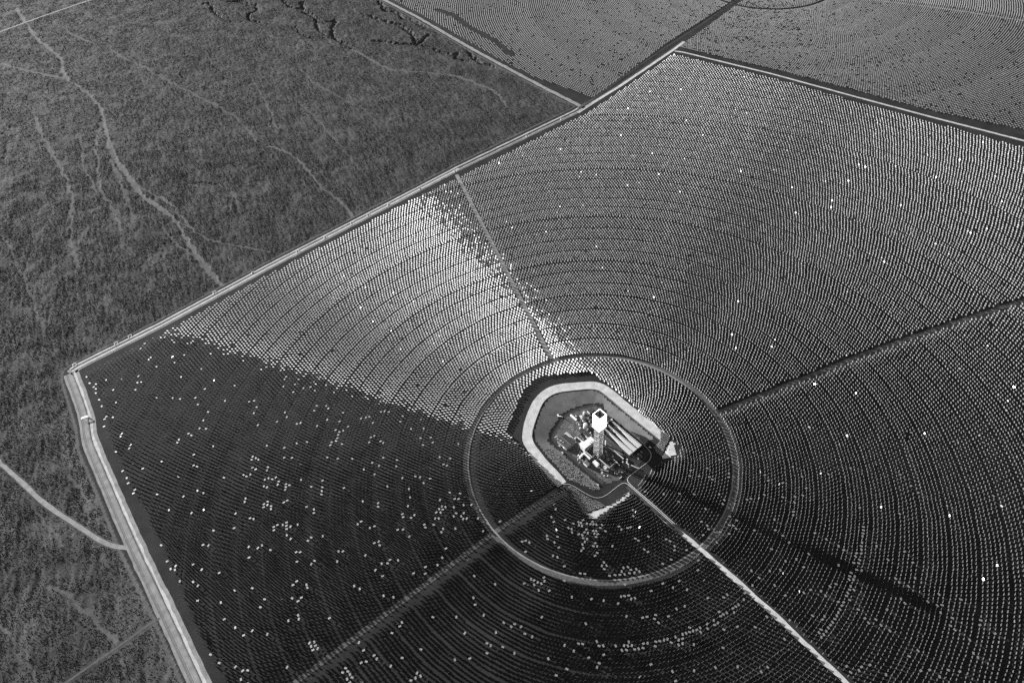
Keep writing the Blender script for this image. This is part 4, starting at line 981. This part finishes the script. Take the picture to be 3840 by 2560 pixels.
# --- riprap slopes (loose rock nobody could count)
def riprap(poly, z, n, label):
    Pl = [tuple(q_) for q_ in gp(poly, z)]; A_ = np.array(Pl)
    x = rng.uniform(A_[:, 0].min(), A_[:, 0].max(), n); y = rng.uniform(A_[:, 1].min(), A_[:, 1].max(), n)
    k = inpoly(x, y, Pl); x, y = x[k], y[k]; m_ = len(x)
    base = np.array([(1, 1, 1), (1, -1, -1), (-1, 1, -1), (-1, -1, 1), (.3, .2, -1.3), (-.2, -.3, 1.2)])[None] * .55
    r = rng.uniform(.5, 1.5, (m_, 1, 1)); v_ = base * r * rng.uniform(.6, 1.4, (m_, 6, 3))
    v_[:, :, 2] *= .7
    v_ += np.stack([x, y, terrain(x, y) + .35], 1)[:, None, :]
    F_ = np.array([(0, 2, 3), (0, 3, 1), (1, 3, 4), (2, 4, 3), (0, 5, 2), (0, 1, 5), (5, 1, 4), (5, 4, 2)])
    FF_ = (np.arange(m_)[:, None, None] * 6 + F_[None]).reshape(-1, 3)
    tag(npmesh('riprap', v_.reshape(-1, 3), FF_, [M['rock']]), label, 'rocks', kind='stuff')
riprap(Z1([(560, 1150), (590, 1145), (690, 1215), (780, 1265), (860, 1290), (890, 1320), (700, 1390), (640, 1290)]), -2, 9000, 'loose pale riprap rock on the slope below the lower kerb')
riprap(Z1([(1390, 640), (1475, 705), (1400, 860), (1350, 815), (1330, 780), (1390, 740)]), -1, 6000, 'loose pale riprap rock at the right end of the basin')
riprap(Z1([(400, 800), (640, 1000), (840, 1160), (800, 1190), (560, 1080), (330, 810)]), -4, 1500, 'scattered stones on the slope beside the loop road')

# --- perimeter: headwalls of the culverts, gate canopy
for i, (x, y) in enumerate([(1706, 643), (1576, 709), (1457, 767), (1380, 806), (1319, 836), (1219, 890), (1115, 942), (948, 1022), (804, 1095), (487, 1259), (435, 1286), (279, 1366), (2105, 447), (1977, 511)]):
    g_ = gp([(x, y)])[0]; dirv = road_up_g[3] - road_up_g[1]; a_ = math.atan2(dirv[1], dirv[0])
    t = thing('culvert_headwall', 'white concrete culvert headwall on the desert side of the straight upper road', 'culvert', (g_[0], g_[1], 0), a_, 'culvert headwalls along the upper road')
    mb = MB().box(0, 2, -.5, 8, 1.0, 2.0).box(-3.8, -1.4, -.5, 1.0, 5.7, 1.7).box(3.8, -1.4, -.5, 1.0, 5.7, 1.7)
    mb.build('wall', M['white'], t); MB().box(0, -1.4, .1, 6.4, 5.4, .2).build('apron', M['concrete'], t)
g_ = gp([(405, 1568)])[0]; dirv = road_left_g[3] - road_left_g[2]; a_ = math.atan2(dirv[1], dirv[0])
t = thing('gate_canopy', 'white flat-roofed gate canopy spanning the left perimeter road', 'canopy', (gp([(322, 1568)])[0][0], gp([(322, 1568)])[0][1], 0), a_)
MB().box(0, -1, 4.6, 5, 14, .5).build('roof', M['white'], t); MB().box(.3, 5.2, 0, 3, 3, 3).build('booth', M['white'], t)
for x in (-2, 2):
    for y in (-7.2, .5): MB().bar((x, y, 0), (x, y, 4.6), .2, 8).build('post', M['steel2'], t)
# fences along the site boundary
def fence(pts, label, off, h=2.4):
    p, n_ = strip_pts(pts, 0, 5); p = p + n_ * off
    t = thing('chain_link_fence', label, 'fence', (p[0, 0], p[0, 1], 0))
    o_ = p[0]
    mb = MB()
    for q_ in p: mb.bar((q_[0] - o_[0], q_[1] - o_[1], 0), (q_[0] - o_[0], q_[1] - o_[1], h), .07, 4)
    po = mb.build('post', M['steel'], t); po['kind'] = 'stuff'
    mb = MB()
    for a, b_ in zip(p[:-1], p[1:]):
        for z in (.3, .9, 1.5, 2.3): mb.bar((a[0] - o_[0], a[1] - o_[1], z), (b_[0] - o_[0], b_[1] - o_[1], z), .035, 3)
    mb.build('mesh', M['grey'], t)
fence(gp(road_up[:-3]), 'wire fence along the straight upper road', 4)
fence(gp(smooth(road_left, 2)), 'wire fence along the left perimeter road', 4.5)

# --- far hills round the valley, out of view, added to darken the horizon in mirrors
na = 220
aa = np.linspace(0, 2 * math.pi, na, endpoint=False)
rows = []
for k, (r0, f) in enumerate(((11000, 0), (13500, .45), (16500, 1.0), (20000, .7), (26000, 0))):
    x = np.cos(aa) * r0; y = np.sin(aa) * r0
    hh = 1500 * f * (.45 + .9 * fbm(np.cos(aa) * 4 + 9, np.sin(aa) * 4 + 9, 5, 4)) * (1 - .12 * (k == 3))
    rows.append(np.column_stack([x, y, hh - 2]))
Vh = np.concatenate(rows)
Fh = np.concatenate([np.stack([k * na + np.arange(na), k * na + (np.arange(na) + 1) % na, (k + 1) * na + (np.arange(na) + 1) % na, (k + 1) * na + np.arange(na)], 1) for k in range(4)])
struct(npmesh('hills', Vh, Fh, [M['hill']], smooth_=False), 'dark desert mountains ringing the valley beyond view, added to dim mirror reflections', 'hills')
# ------------------------------------------------------------------ light, sky, camera
w = bpy.data.worlds.new('World'); scene.world = w; w.use_nodes = True
nt = w.node_tree; bg = nt.nodes['Background']
sky = nt.nodes.new('ShaderNodeTexSky'); sky.sky_type = 'NISHITA'; sky.sun_disc = False
sky.sun_elevation = SUN_EL; sky.sun_rotation = SUN_AZ; sky.altitude = 900
sky.dust_density = .8
# black-and-white film behind an orange filter
sp = nt.nodes.new('ShaderNodeSeparateColor'); bw = nt.nodes.new('ShaderNodeMix'); bw.data_type = 'FLOAT'; bw.inputs[0].default_value = .45
nt.links.new(sky.outputs[0], sp.inputs[0]); nt.links.new(sp.outputs[0], bw.inputs[2]); nt.links.new(sp.outputs[1], bw.inputs[3]); nt.links.new(bw.outputs[0], bg.inputs[0]); bg.inputs[1].default_value = .085
sl = bpy.data.lights.new('sun', 'SUN'); sl.energy = 5.0; sl.angle = R(.5); sl.color = (1, 1, 1)
so = bpy.data.objects.new('sun', sl); COL.objects.link(so)
so.rotation_euler = Vector(SUN).to_track_quat('Z', 'Y').to_euler()
cam = bpy.data.cameras.new('camera'); co = bpy.data.objects.new('camera', cam); COL.objects.link(co)
cam.sensor_width = 36; cam.lens = FPX / 3840 * 36; cam.clip_start = 1; cam.clip_end = 100000
mw = Matrix.Identity(4)
for i in range(3):
    mw[i][0] = RGT[i]; mw[i][1] = UPV[i]; mw[i][2] = -FWD[i]; mw[i][3] = CAM[i]
co.matrix_world = mw
scene.camera = co
vs = scene.view_settings; vs.view_transform = 'Standard'; vs.look = 'None'; vs.exposure = 2.1; vs.gamma = 1
cy = scene.cycles; cy.caustics_reflective = False; cy.caustics_refractive = False
cy.use_denoising = False
cy.max_bounces = 5; cy.diffuse_bounces = 2; cy.glossy_bounces = 4
